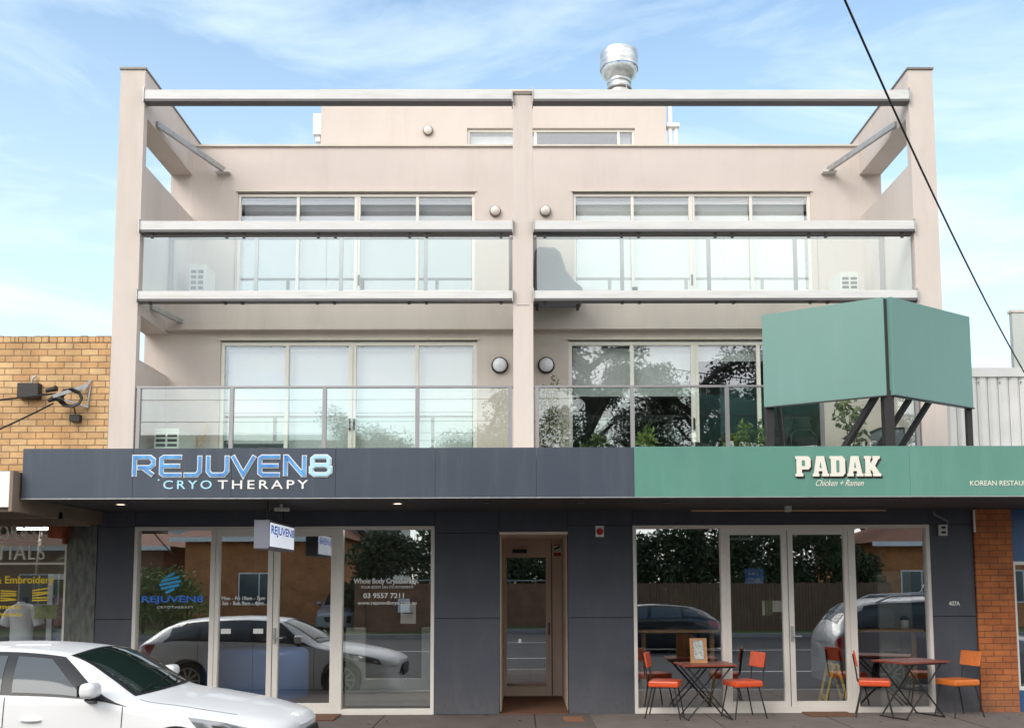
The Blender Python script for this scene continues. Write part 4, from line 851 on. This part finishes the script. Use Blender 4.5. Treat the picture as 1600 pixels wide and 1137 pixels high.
MB().box(-6.87, -6.47, 0.47, 0.48, 1.25, 1.65).build('poster', 'poster_red', po); MB().box(-6.87, -6.47, 0.47, 0.48, 0.1, 1.2).build('poster', 'poster_blue', po); MB().box(-6.87, -6.47, 0.47, 0.48, 1.7, 1.92).build('poster', 'leaf', po)
mq = thing('tshirt_mannequin', 'white short sleeved T-shirt on a stand inside the brick shop window', 'mannequin', (-7.25, 0.4, 0.2))
ts = MB()
secs = [(0.80, .23, .13), (1.0, .22, .12), (1.2, .215, .125), (1.4, .24, .13), (1.5, .25, .12), (1.56, .20, .10), (1.60, .09, .08), (1.62, .085, .075)]
n = 20; vs = []; fs = []
for z, a, b in secs: vs += [(-7.28+.72*a*math.copysign(abs(math.cos(2*math.pi*i/n))**.8, math.cos(2*math.pi*i/n)), 0.4+b*math.sin(2*math.pi*i/n), z-0.02) for i in range(n)]
for k in range(len(secs)-1): fs += [(k*n+i, k*n+(i+1) % n, (k+1)*n+(i+1) % n, (k+1)*n+i) for i in range(n)]
ts.add(vs, fs, True)
for sg in (-1, 1): ts.tube([(-7.28+sg*.10, .4, 1.50), (-7.28+sg*.18, .4, 1.44), (-7.28+sg*.26, .39, 1.26)], [.065, .07, .075], 12)
ts.build('tshirt', 'shirt', mq)
MB().cyl((-7.25, .4, .2), (-7.25, .4, .8), .02).cyl((-7.25, .4, 1.58), (-7.25, .4, 1.66), .05, .045).cyl((-7.25, .4, .02), (-7.25, .4, .04), .16).build('stand', 'dark_metal', mq)

# wall boxes and service cables on the brick wall
wb = thing('meter_box', 'small dark electrical box high on the yellow brick wall', 'electrical box', (-7.1, 0, 4.6))
MB().box(-7.23, -6.92, -0.12, -0.002, 4.52, 4.74).build('case', 'dark_metal', wb, bevel=0.012); MB().tube([(-7.05, -.05, 4.74), (-7.04, -.06, 4.82), (-7.0, -.03, 4.86)], .014, 6).build('conduit', 'galv', wb)
cb = thing('cable_bracket', 'galvanised bracket with coiled black cables on the yellow brick wall', 'cable bracket', (-6.3, 0, 4.5))
MB().bar((-6.25, -.03, 4.72), (-6.62, -.30, 4.50), .035, .05).bar((-6.22, -.01, 4.70), (-6.25, -.01, 4.38), .04, .02).bar((-6.25, -.02, 4.4), (-6.6, -.26, 4.5), .025).bar((-6.22, -.02, 4.80), (-6.30, -.10, 4.62), .03).build('arm', 'galv', cb)
co = MB()
for k in range(5):
    co.tube([(-6.42+(.13+.012*k)*math.cos(t*.7), -.15-.012*k, 4.50+(.10+.01*k)*math.sin(t*.7)) for t in range(10)], .011, 6)
co.build('coil', 'black', cb)
MB().tube([(-6.72, -.2, 4.46), (-6.6, -.25, 4.50), (-6.5, -.22, 4.46)], [.03, .055, .03], 8).tube([(-6.75, -.22, 4.60), (-6.6, -.24, 4.63)], [.03, .045], 8).box(-6.47, -6.33, -.10, -.002, 4.18, 4.28).tube([(-6.4, -.05, 4.28), (-6.42, -.08, 4.4)], .01, 6).build('insulator', 'dark_metal', cb)
def cable(name, p, q, sag, r, label, m='black', n=24):
    p = Vector(p); q = Vector(q)
    o = MB().tube([p.lerp(q, i/n) - Vector((0, 0, sag*4*(i/n)*(1-i/n))) for i in range(n+1)], r, 8).build(name, m); return tag(o, label, 'cable')
cable('service_cable', (-7.6, -6.0, 3.05), (-6.62, -.22, 4.56), 0.04, .013, 'upper thin black cable running left from the bracket past the electrical box')
cable('service_cable', (-6.9, -5.2, 2.45), (-6.66, -.2, 4.42), 0.12, .013, 'lower thin black cable falling left from the bracket on the brick wall')
cable('overhead_cable', (0.62, -8.6, 8.3), (9.5, 2.9, 4.62), 0.52, .011, 'thick black overhead cable slanting down across the sky at right')

# ---------------------------------------------------------------- right neighbour
rn = thing('right_shop', 'single storey shop with orange brick pier and blue panel over its window', 'building', (9, 0, 0))
MB().box(6.54, 7.08, -0.03, 0.35, 0.0, 3.3).build('brick_pier', 'orange_brick', rn)
MB().box(6.532, 6.556, -0.05, -0.03, 2.55, 2.87).build('conduit', 'white', rn)
MB().box(7.085, 14, 0.02, 0.1, 2.13, 3.2).build('blue_panel', 'blue_wall', rn)
window(7.085, 14, 0.3, 2.13, 0.02, [9.4], fw=0.05, gm='shop_glass', fm='white', parent=rn, name='shop_window')
MB().box(7.085, 14, 0.02, 0.2, 0, 0.3).build('stall_riser', 'blue_wall', rn)
MB().box(7.08, 14, 4, 4.1, 0, 3).box(7.08, 14, .2, 4, 2.8, 2.9).box(7.0, 7.08, .35, 4, 0, 3).build('shop_room', 'interior', rn)
MB().box(6.3, 16, 0.2, 9, 3.25, 3.3).build('roof', 'corrugated', rn)
cg = thing('corrugated_wall', 'pale corrugated metal wall rising behind the right shop roof', 'wall', (10, 3, 3.3))
w = MB(); x = 7.6
while x < 14: w.prism([(x, 3.0), (x+.05, 2.97), (x+.13, 2.97), (x+.18, 3.0), (x+.18, 3.03), (x, 3.03)], 3.31, 5.48, axis='Z'); x += .19
w.box(7.5, 14, 3.03, 3.1, 3.31, 5.48).build('sheeting', 'corrugated', cg)
MB().box(7.45, 14.05, 2.93, 3.12, 5.48, 5.64).build('capping', 'corrugated', cg)
bf = MB()
for i in range(14): bf.cyl((7.8+i*.38, 2.96, 5.38), (7.8+i*.38, 2.975, 5.38), .014, n=8)
bf.build('fixings', 'cap_dark', cg)
ch = thing('rendered_tower', 'rough pale block standing up behind the corrugated wall at the right edge', 'tower', (10.5, 4, 3.3))
MB().box(9.66, 12, 4.5, 4.62, 3.3, 7.1).build('shaft', 'interior_pale', ch, bevel=.01); MB().box(9.64, 12.03, 4.48, 4.64, 7.1, 7.15).build('capping', 'cap', ch)

# ---------------------------------------------------------------- tables and chairs
def make_table():
    t = thing('folding_table', 'x', 'table', (0, 0, 0))
    MB().box(-.37, .37, -.30, .30, .715, .738).build('tabletop', 'table_red', t, bevel=.004)
    MB().box(-.34, .34, -.27, -.25, .69, .715).box(-.34, .34, .25, .27, .69, .715).build('apron', 'dark_metal', t)
    for sg in (-1, 1):
        for y in (-.24, .24):
            yy = y*(1 if sg > 0 else .92)
            MB().tube([(-.30*sg, yy, .70), (.30*sg, yy, .012)], .011, 8).build('leg', 'dark_metal', t)
    for sx_, sz_ in ((-.30, .012), (.30, .012), (0, .355)): MB().cyl((sx_, -.25, sz_), (sx_, .25, sz_), .009, n=8).build('stretcher', 'dark_metal', t)
    return t
def make_chair():
    c = thing('cafe_chair', 'x', 'chair', (0, 0, 0))   # faces +X
    MB().box(-.20, .21, -.20, .20, .43, .515).build('seat', 'orange', c, bevel=.022)
    s = MB(); s.prism([(-.225, .69), (-.20, .685), (-.235, .885), (-.262, .89)], -.19, .19)
    s.build('backrest', 'orange', c, bevel=.012)
    for y in (-.16, .16):
        MB().tube([(-.14, y*.9, .44), (-.215, y, .50), (-.225, y, .60), (-.262, y, .84)], .010, 7).build('back_post', 'dark_metal', c)
        MB().tube([(-.15, y, .44), (-.25, y*1.2, .01)], .010, 7).build('leg', 'dark_metal', c)
        MB().tube([(.15, y, .44), (.23, y*1.2, .01)], .010, 7).build('leg', 'dark_metal', c)
    MB().tube([(-.17, -.17, .435), (.17, -.17, .435), (.17, .17, .435), (-.17, .17, .435), (-.17, -.17, .435)], .009, 6).build('seat_frame', 'dark_metal', c)
    return c
tb = make_table(); tb.location = (2.53, -.50, .004); tb.rotation_euler = (0, 0, R(4)); tb['label'] = 'small red-brown folding table holding the menu board by the right shop window'; tb['group'] = 'folding tables outside the restaurant'
dup(tb, (5.36, -.48, .004), R(24), 'empty red-brown folding table turned at an angle by the dark wall at right', 'folding tables outside the restaurant', (1.12, 1.0, 1.04))
c1 = make_chair(); c1.location = (1.98, -.50, .004); c1.rotation_euler = (0, 0, R(-17)); c1['label'] = 'orange padded chair left of the table with the menu board'; c1['group'] = 'orange cafe chairs'
dup(c1, (3.04, -.52, .004), R(196), 'orange padded chair right of the table with the menu board', 'orange cafe chairs')
dup(c1, (4.85, -.48, .004), R(-19), 'orange padded chair left of the empty table', 'orange cafe chairs')
c4 = dup(c1, (6.00, -.48, .004), R(196), 'paler orange padded chair right of the empty table by the brick pier', 'orange cafe chairs')
for ch_ in list(c4.children):
    if ch_.name.startswith(('seat', 'backrest')) and 'frame' not in ch_.name:
        ch_.data = ch_.data.copy(); ch_.data.materials[0] = M['orange2']
mb_ = thing('menu_board', 'wooden menu clipboard standing on the left folding table', 'menu', (2.44, -.45, .745))
MB().prism([(-.55, .745), (-.535, .745), (-.475, 1.08), (-.49, 1.08)], 2.33, 2.56, axis='X').build('board', 'wood', mb_)
MB().prism([(-.553, .80), (-.55, .80), (-.50, 1.05), (-.503, 1.05)], 2.38, 2.51, axis='X').build('menu_sheet', 'menu_print', mb_)
MB().bar((2.44, -.49, 1.0), (2.44, -.38, .75), .02, .012, up=(1, 0, 0)).build('prop', 'wood', mb_)

# ---------------------------------------------------------------- cars
ST = [ # s from front, (wS,zS) (wM,zM) (wB,zB) (wT,zT) zC
 (0.00, (.46,.24), (.50,.45), (.50,.58), (.34,.635), .64), (0.05, (.62,.21), (.68,.44), (.66,.61), (.46,.675), .685), (0.16, (.76,.19), (.80,.44), (.76,.645), (.56,.715), .735),
 (0.45, (.86,.18), (.885,.46), (.84,.73), (.66,.785), .815), (0.90, (.87,.18), (.90,.50), (.865,.80), (.70,.865), .895), (1.30, (.86,.18), (.90,.52), (.875,.875), (.71,.935), .96),
 (1.56, (.86,.18), (.90,.53), (.875,.925), (.68,1.10), 1.135), (1.82, (.86,.18), (.90,.53), (.875,.945), (.63,1.26), 1.30), (2.02, (.86,.18), (.90,.53), (.875,.955), (.605,1.33), 1.375), (2.50, (.86,.18), (.90,.54), (.875,.97), (.58,1.375), 1.42),
 (3.10, (.86,.18), (.90,.55), (.875,.985), (.565,1.36), 1.41), (3.60, (.86,.18), (.90,.57), (.865,.995), (.55,1.30), 1.355), (3.90, (.85,.19), (.885,.58), (.84,.965), (.55,1.20), 1.26),
 (4.15, (.83,.20), (.86,.58), (.80,.965), (.56,1.06), 1.12), (4.33, (.80,.24), (.82,.56), (.75,.93), (.56,.97), .985), (4.44, (.72,.30), (.74,.54), (.67,.86), (.50,.89), .90), (4.46, (.66,.34), (.68,.54), (.62,.80), (.46,.83), .84)]
def crm(p0, p1, p2, p3, t):
    return 0.5*((2*p1) + (-p0+p2)*t + (2*p0-5*p1+4*p2-p3)*t*t + (-p0+3*p1-3*p2+p3)*t*t*t)
def station(s):
    i = max(0, min(len(ST)-2, max(k for k in range(len(ST)) if ST[k][0] <= s+1e-9)))
    a = ST[i]; b = ST[i+1]; t = (s-a[0])/(b[0]-a[0]); p = ST[max(0, i-1)]; q = ST[min(len(ST)-1, i+2)]
    def flat(r): return [r[1][0], r[1][1], r[2][0], r[2][1], r[3][0], r[3][1], r[4][0], r[4][1], r[5]]
    A, B, P, Q = flat(a), flat(b), flat(p), flat(q); h = b[0]-a[0]; o = []
    for k in range(9):
        ma = (B[k]-P[k])/max(1e-6, b[0]-p[0]) if i > 0 else (B[k]-A[k])/h; mb2 = (Q[k]-A[k])/max(1e-6, q[0]-a[0]) if i+2 < len(ST) else (B[k]-A[k])/h
        o.append((2*t**3-3*t*t+1)*A[k] + (t**3-2*t*t+t)*h*ma + (-2*t**3+3*t*t)*B[k] + (t**3-t*t)*h*mb2)
    return o
WARP = [1.45]
def inv(e): return e if e <= 3.1 else 3.1+1.36*((e-3.1)/1.36)**(1/WARP[0])
def carpt(s, v, zf=1.0):
    """v: 0 bottom, 1 sill, 2 mid, 3 belt, 4 roof edge, 5 centre"""
    s = s0_ = max(0, min(4.46, s))
    if s > 3.1: s = 3.1+1.36*((s-3.1)/1.36)**WARP[0]
    o = station(s)
    K = [(o[0]*.9, .15), (o[0], o[1]), (o[2], o[3]), (o[4], o[5]), (o[6], o[7]), (0, o[8])]
    i = min(4, int(v)); t = v-i
    if i == 4:
        y = K[4][0]*(1-t); z = K[4][1] + (K[5][1]-K[4][1])*math.sin(t*math.pi/2)
    elif i == 3:
        y = K[3][0]+(K[4][0]-K[3][0])*t + .035*math.sin(t*math.pi); z = K[3][1]+(K[4][1]-K[3][1])*t
    else:
        p0 = K[max(0, i-1)]; p3 = K[min(4, i+2)]
        if i == 2: p3 = (2*K[3][0]-K[2][0]-.05, 2*K[3][1]-K[2][1])
        y = crm(p0[0], K[i][0], K[i+1][0], p3[0], t); z = crm(p0[1], K[i][1], K[i+1][1], p3[1], t)
    wgt = max(0, min(1, (2.3-s)/.9)); wr = max(0, min(1, (s-3.5)/.6))
    yy = min(1, abs(y)/.85)
    x = -s0_ + .20*wgt*(1-yy*yy)*(1 if v > 2.5 else .6) - .10*wr*(1-yy*yy)
    if z > .9: z = .9+(z-.9)*zf
    return Vector((x-.02, y, z))
def patch(mb, s0, s1, v0, v1, side, off, zf, ns=10, nv=6, s0b=None, s1b=None, th=.0):
    """surface patch; s0b,s1b: s limits at the top edge"""
    s0b = s0 if s0b is None else s0b; s1b = s1 if s1b is None else s1b; vs = []; e = .01
    for j in range(nv+1):
        tv = j/nv; v = v0+(v1-v0)*tv
        for i in range(ns+1):
            a = s0+(s0b-s0)*tv; b = s1+(s1b-s1)*tv; s = a+(b-a)*i/ns
            mir = side; vv = v
            if v > 5: vv = 10-v; mir = -side
            p = carpt(s, vv, zf); d1 = carpt(s+e, vv, zf)-carpt(s-e, vv, zf)
            w0 = max(0, vv-e*2); w1 = min(5, vv+e*2)
            d2 = carpt(s, w1, zf)-carpt(s, w0, zf)
            n = d2.cross(d1)
            if n.length < 1e-9: n = Vector((0, 0, 1))
            n.normalize()
            if n.dot(p-Vector((p.x, 0, .6))) < 0: n = -n
            p = p+n*off; vs.append((p.x, -p.y*mir, p.z))
    fs = []
    for j in range(nv):
        for i in range(ns):
            a = j*(ns+1)+i; fs.append((a, a+1, a+ns+2, a+ns+1))
    mb.add(vs, fs, True); return mb
def make_car(paint, label, cat, zf=1.0, group=None, suv=False):
    """front at local x=0 pointing +X, right-hand side is -Y"""
    c = thing('parked_car', label, cat, (0, 0, 0), group)
    ns, nv = 110, 30; m = MB(); ring = []
    for i in range(ns+1):
        s = 4.46*i/ns; r = []
        for j in range(nv+1): p = carpt(s, 5*j/nv, zf); r.append((p.x, -p.y, p.z))
        for j in range(nv-1, -1, -1): p = carpt(s, 5*j/nv, zf); r.append((p.x, p.y, p.z))
        ring.append(r)
    k = len(ring[0]); vs = [p for r in ring for p in r]; fs = []
    for i in range(ns):
        for j in range(k): fs.append((i*k+j, (i+1)*k+j, (i+1)*k+(j+1) % k, i*k+(j+1) % k))
    m.add(vs, fs, True)
    fs = [tuple(range(k)), tuple(range(ns*k+k-1, ns*k-1, -1))]; m.f += fs; m.sm += [False, False]
    body = m.build('body', paint, c)
    wz = .32
    cut = MB()
    for sx_ in (-.86, -3.56):
        for sy in (-1, 1): cut.cyl((sx_, sy*.62, wz+.02), (sx_, sy*1.1, wz+.02), .365, n=40)
    ct = cut.build('cutter', 'trim'); bm = body.modifiers.new('arch', 'BOOLEAN'); bm.object = ct; bm.operation = 'DIFFERENCE'; bm.solver = 'EXACT'
    dg = bpy.context.evaluated_depsgraph_get(); me = bpy.data.meshes.new_from_object(body.evaluated_get(dg)); body.modifiers.clear(); body.data = me; bpy.data.objects.remove(ct)
    for p in me.polygons: p.use_smooth = True
    try: me.set_sharp_from_angle(angle=R(50))
    except Exception: pass
    for side in (1, -1):
        tr = patch(MB(), 1.27, inv(3.86), 3.04, 3.95, side, .003, zf, 44, 6, 2.00, inv(3.50)); tr.build('window_trim', 'trim', c)
        patch(MB(), 1.66, 2.34, 3.10, 3.86, side, .007, zf, 16, 6, 2.10, 2.40).build('side_window', 'car_glass', c)
        patch(MB(), 2.44, 3.34, 3.10, 3.86, side, .007, zf, 16, 6, 2.50, 3.34).build('side_window', 'car_glass', c)
        for s in (1.32, 2.39, 3.36):
            patch(MB(), s, s+.008, 1.05, 3.0, side, .0015, zf, 1, 20).build('door_seam', 'trim', c)
        h = MB(); p = carpt(2.14, 2.55, zf); h.blob((p.x, -side*(p.y+.012), p.z), .10, .022, .018, 12, 6); h.build('door_handle', paint, c)
        patch(MB(), .17, .62, 2.62, 3.02, side, .006, zf, 18, 6, .24, .74).build('headlight', 'lens', c)
        patch(MB(), .24, .46, 2.66, 2.86, side, .010, zf, 8, 4, .28, .52).build('headlight_lamp', 'black', c)
        patch(MB(), .25, .31, 2.70, 2.82, side, .013, zf, 4, 4).build('headlight_reflector', 'alloy', c)
        patch(MB(), inv(4.12), inv(4.44), 2.45, 2.95, side, .006, zf, 10, 6, inv(4.0), inv(4.42)).build('tail_light', 'tail', c)
        mm = MB(); p = carpt(1.60, 3.1, zf); cy = -side*(p.y+.12)
        mm.box(p.x-.045, p.x+.10, cy-.105, cy+.105, p.z+.02, p.z+.155); mir = mm.build('mirror', paint, c); bv = mir.modifiers.new('bevel', 'BEVEL'); bv.width = .05; bv.segments = 5
        mir.data.polygons.foreach_set('use_smooth', [True]*len(mir.data.polygons))
        MB().box(p.x-.052, p.x-.044, cy-.09, cy+.09, p.z+.035, p.z+.14).bar((p.x, -side*(p.y-.03), p.z-.03), (p.x+.02, cy, p.z+.02), .08, .05).build('mirror_base', 'trim', mir)
    patch(MB(), 1.34, 1.97, 4.0, 6.0, 1, .003, zf, 20, 24).build('windscreen_trim', 'trim', c)
    patch(MB(), 1.37, 1.945, 4.07, 5.93, 1, .006, zf, 20, 24).build('windscreen', 'screen_glass', c)
    patch(MB(), inv(3.72), inv(4.14), 4.10, 5.90, 1, .006, zf, 12, 20).build('rear_window', 'car_glass', c)
    patch(MB(), 3.42, inv(3.72), 3.16, 3.80, 1, .007, zf, 10, 6).build('quarter_window', 'car_glass', c); patch(MB(), 3.42, inv(3.72), 3.16, 3.80, -1, .007, zf, 10, 6).build('quarter_window', 'car_glass', c)
    for side in (1, -1): patch(MB(), .42, 1.28, 3.93, 3.955, side, .0015, zf, 24, 1).build('hood_seam', 'trim', c)
    wp = MB()
    for (s0, y0, s1, y1) in ((1.37, -.58, 1.44, .05), (1.37, .05, 1.44, .62)):
        a = carpt(s0, 5-abs(y0)/.71, zf); b = carpt(s1, 5-abs(y1)/.69, zf); wp.bar((a.x, y0, a.z+.02), (b.x, y1, b.z+.025), .012, .014)
    wp.build('wiper', 'trim', c)
    g = patch(MB(), .0, .05, 1.4, 2.9, 1, .004, zf, 2, 10); g.build('grille', 'trim', c)
    MB().prism([(-.33, .36), (.33, .36), (.42, .50), (.36, .56), (-.36, .56), (-.42, .50)], .13, .165, axis='X').build('grille', 'trim', c)
    if suv:
        for sy in (-1, 1): MB().tube([(-2.2, sy*.56, 1.30+.5*(zf)), (-2.4, sy*.57, .9+.56*zf), (-3.4, sy*.55, .9+.53*zf), (-3.7, sy*.54, .9+.44*zf)], .018, 8).build('roof_rail', 'alloy', c)
    for sx_ in (-.86, -3.56):
        for sy in (-1, 1):
            w = MB().lathe((sx_, sy*.87, wz), [(0.20, .0), (.30, .0), (.32, .02), (.32, .17), (.30, .19), (.20, .19)], n=36, axis='Y')
            w.v = [(v[0], sy*.87 + (sy*(-(v[1]-sy*.87)))*-1 if False else sy*.87 - sy*abs(v[1]-sy*.87), v[2]) for v in w.v]
            wh = w.build('wheel', 'rubber', c)
            rmb = MB()
            for q in range(10):
                t = 2*math.pi*q/10; rmb.bar((sx_+.03*math.cos(t), sy*.865, wz+.03*math.sin(t)), (sx_+.21*math.cos(t), sy*.865, wz+.21*math.sin(t)), .032, .02, up=(0, 1, 0))
            rmb.tube([(sx_+.215*math.cos(2*math.pi*q/30), sy*.865, wz+.215*math.sin(2*math.pi*q/30)) for q in range(31)], .014, 6)
            rmb.build('rim', 'alloy', wh); MB().cyl((sx_, sy*.80, wz), (sx_, sy*.82, wz), .21, n=28).build('brake_disc', 'trim', wh)
    return c
car = make_car('car_white', 'white hatchback parked at the kerb in front of the left shop', 'car')
car.location = (-2.26, -3.98, ROADZ)
WARP[0] = 2.3
sv = make_car('car_silver', 'silver wagon parked at the kerb beyond the right edge, seen reflected in the restaurant glass', 'car', zf=1.35, suv=True)
sv.location = (10.1, -3.98, ROADZ+.05); sv.scale = (1, 1, 1.05)
WARP[0] = 1.2
dk_ = make_car('car_dark', 'dark hatchback parked across the road, seen reflected in the left pane of the restaurant', 'car')
dk_.location = (1.3, -14.6, ROADZ); dk_.rotation_euler = (0, 0, math.pi)
d2 = dup(sv, (-7.6, -25.5, -.02), R(90), 'silver wagon in the driveway across the road, seen reflected in the left shop glass')

# ---------------------------------------------------------------- across the road (seen in the glass)
fe = thing('brick_fence', 'low brown brick fence across the road, reflected in the shop doors', 'fence', (-1.5, -24.5, 0))
MB().box(-6.4, 3.6, -24.7, -24.5, -.05, 1.9).box(-6.6, -6.2, -24.8, -24.4, -.05, 2.0).box(3.5, 3.9, -24.8, -24.4, -.05, 2.0).build('wall', 'brown_brick', fe); MB().box(-6.65, 3.95, -24.82, -24.38, 2.0, 2.06).build('coping', 'kerb', fe)
pf = thing('paling_fence', 'brown timber paling fence across the road, reflected in the restaurant glass', 'fence', (10, -24.5, 0))
w = MB(); x = 4.0
while x < 15: w.box(x, x+.115, -24.56-random.uniform(0, .02), -24.53, -.05, 1.85+random.uniform(0, .06)); x += .125
w.build('palings', 'paling', pf)
lb2 = thing('letterbox', 'white letterbox on the brick fence across the road', 'letterbox', (-4.6, -24.35, .9)); MB().box(-4.85, -4.4, -24.5, -24.2, .75, 1.3).build('box', 'white', lb2, bevel=.02); MB().box(-4.8, -4.45, -24.198, -24.19, 1.1, 1.15).build('slot', 'black', lb2)
def house(name, x0, x1, y0, y1, h, wallm, label):
    o = thing(name, label, 'house', ((x0+x1)/2, (y0+y1)/2, 0))
    MB().box(x0, x1, y0, y1, -.05, h).build('wall', wallm, o)
    xm = (x0+x1)/2; e = .5; rz = h+1.7
    vs = [(x0-e, y0-e, h), (x1+e, y0-e, h), (x1+e, y1+e, h), (x0-e, y1+e, h), (xm-1.5, (y0+y1)/2, rz), (xm+1.5, (y0+y1)/2, rz)]
    MB().add(vs, [(0, 1, 5, 4), (1, 2, 5), (2, 3, 4, 5), (3, 0, 4), (3, 2, 1, 0)]).build('roof', 'tile_roof', o)
    MB().box(x0-e, x1+e, y1+e, y1+e+.08, h-.18, h+.02).build('gutter', 'white', o)
    n = max(1, int((x1-x0)/3.5))
    for i in range(n):
        cx = x0+(i+.5)*(x1-x0)/n; f = MB().box(cx-.9, cx+.9, y1, y1+.06, 1.0, 2.4).build('window', 'white', o)
        for a, b in ((-.84, -.03), (.03, .84)): MB().box(cx+a, cx+b, y1+.06, y1+.068, 1.06, 2.34).build('pane', 'car_glass', f)
    return o
house('brick_house', -14.5, -8.0, -36, -27.5, 3.9, 'house_brick', 'orange brick house with tiled roof across the road, reflected in the left shop')
house('brick_house', -27, -16, -38, -29, 3.6, 'brown_brick', 'brown brick house further left across the road, mostly hidden by plants')
house('brick_house', 15.5, 26, -36, -27, 3.6, 'house_brick', 'orange brick house across the road, reflected in the far right pane')
rt = random.Random(11)
def make_tree(h, cr, leaf, n, lsize, label, loc, trunk_h=.35, group='trees across the road'):
    o = thing('tree', label, 'tree', loc, group); X, Y, Z = loc
    tr = MB(); lv = MB(); base = Vector(loc); top = base+Vector((rt.uniform(-.4, .4), rt.uniform(-.4, .4), h*.75))
    pts = [base.lerp(top, t)+Vector((math.sin(t*5+X)*.2, math.cos(t*4+X)*.2, 0)) for t in (0, .2, .4, .6, .8, 1)]
    tr.tube(pts, [h*.028*(1-.8*i/5) for i in range(6)], 9)
    for k in range(20):
        t = rt.uniform(trunk_h, .98); p = base.lerp(top, t)+Vector((math.sin(t*5+X)*.2, math.cos(t*4+X)*.2, 0)); a = rt.uniform(0, 6.28); ln = cr*rt.uniform(.6, 1.05)*(1.1-.4*t)
        e = p+Vector((math.cos(a)*ln, math.sin(a)*ln, rt.uniform(.1, .45)*ln+h*.06)); m_ = p.lerp(e, .5)+Vector((0, 0, .12*ln))
        tr.tube([p, m_, e], [h*.011, h*.007, h*.003], 6)
        for q in range(5):
            c = m_.lerp(e, rt.uniform(.2, 1.15))+Vector((rt.uniform(-.5, .5), rt.uniform(-.5, .5), rt.uniform(-.3, .4)))
            rr = rt.uniform(.35, .8)*cr*.33
            leaves(lv, c, (rr, rr, rr*.75), int(n/96), lsize, rng=rt)
    tr.build('trunk', 'bark', o); lv.build('crown', leaf, o); return o
t1 = make_tree(17, 4.6, 'leaf_gum', 18000, .11, 'tall loose-leaved gum tree across the road, mirrored in the balcony window right of the pillar', (3.2, -29.5, 0))
t2 = make_tree(16, 4.6, 'leaf_gum', 18000, .11, 'gum tree with spreading limbs across the road behind the paling fence', (8.4, -30.5, 0))
def tdup(t, loc, rz, sc, label): return dup(t, loc, rz, label, None, (sc, sc, sc))
tdup(t2, (-1.6, -31, 0), 1.4, .78, 'shorter gum tree across the road behind the brick fence')
tdup(t1, (12.6, -32, 0), 2.3, .95, 'gum tree across the road behind the right end of the paling fence')
tdup(t2, (-7.6, -36, 0), 3.6, .8, 'gum tree across the road beside the orange brick house')
tdup(t1, (19.5, -39, 0), 4.4, .9, 'gum tree behind the orange brick house on the right across the road')
def hedge(x0, x1, y, h, label, n, leaf='leaf'):
    o = thing('hedge', label, 'hedge', ((x0+x1)/2, y, 0)); lv = MB(); st_ = MB(); x = x0
    while x < x1:
        hh = h*rt.uniform(.75, 1.12); st_.tube([(x, y, 0), (x+rt.uniform(-.3, .3), y, hh*.8)], [.07, .03], 6)
        for q in range(7):
            leaves(lv, (x+rt.uniform(-.5, .5), y+rt.uniform(-.3, .3), hh*rt.uniform(.25, .92)), (.75, .7, .6), n, .10, rng=rt)
        x += .8
    st_.build('stems', 'bark', o); lv.build('foliage', leaf, o)
hedge(-6.8, 3.5, -26.2, 4.6, 'tall dark hedge behind the brown brick fence across the road', 430)
hedge(4.0, 14.8, -26.4, 4.9, 'tall dark hedge behind the timber paling fence across the road', 430)
hedge(-15.5, -12.6, -23.6, 2.6, 'light green shrub on the verge before the orange brick house', 110, 'leaf_fresh')
pm = thing('palm_tree', 'palm with arching fronds across the road, reflected at the left edge of the left shop', 'palm', (-17.2, -24.2, 0))
MB().tube([(-17.2, -24.2, 0), (-17.15, -24.2, 1.4), (-17.2, -24.2, 2.6)], [.22, .17, .16], 10).build('trunk', 'bark', pm)
fr_ = MB()
for k in range(22):
    a = k*2.4; el_ = rt.uniform(.1, 1.1); pts = []
    for i in range(7):
        t = i/6*2.0; pts.append(Vector((-17.2+math.cos(a)*t*math.cos(el_), -24.2+math.sin(a)*t*math.cos(el_), 2.6+t*math.sin(el_)-.32*t*t)))
    fr_.tube(pts, .015, 4)
    for i in range(1, 7):
        for sgn in (-1, 1):
            for u in (0, .5):
                p = pts[i-1].lerp(pts[i], u); d = (pts[i]-pts[i-1]).normalized(); sd_ = d.cross(Vector((0, 0, 1))).normalized()*sgn
                e = p+sd_*.38+d*.2-Vector((0, 0, .12)); fr_.add([p, p+d*.04, e], [(0, 1, 2)])
fr_.build('frond', 'leaf_fresh', pm)

# overhead lines and the flat-roofed block across the road, mirrored in the left balcony doors
for z_, y_, lb_t in ((7.0, -17.6, 'lowest power line over the far side of the road'), (7.7, -17.9, 'middle power line over the far side of the road'), (8.5, -18.2, 'highest power line over the far side of the road')):
    cable('power_line', (-70, y_, z_+.4), (70, y_+.5, z_+1.0), 1.1, .014, lb_t, n=40)
fb = thing('flat_block', 'grey flat roofed block behind the houses across the road', 'building', (-18, -52, 0))
MB().box(-29, -8.5, -60, -50, -.05, 11.6).build('wall', 'interior_pale', fb)
MB().box(-29.2, -8.3, -60.2, -49.8, 11.6, 12.0).build('roof', 'cap_dark', fb)
for i in range(6):
    for z_ in (2.5, 5.6, 8.7):
        MB().box(-28+i*3.3, -26+i*3.3, -50, -49.93, z_, z_+1.6).build('window', 'car_glass', fb)
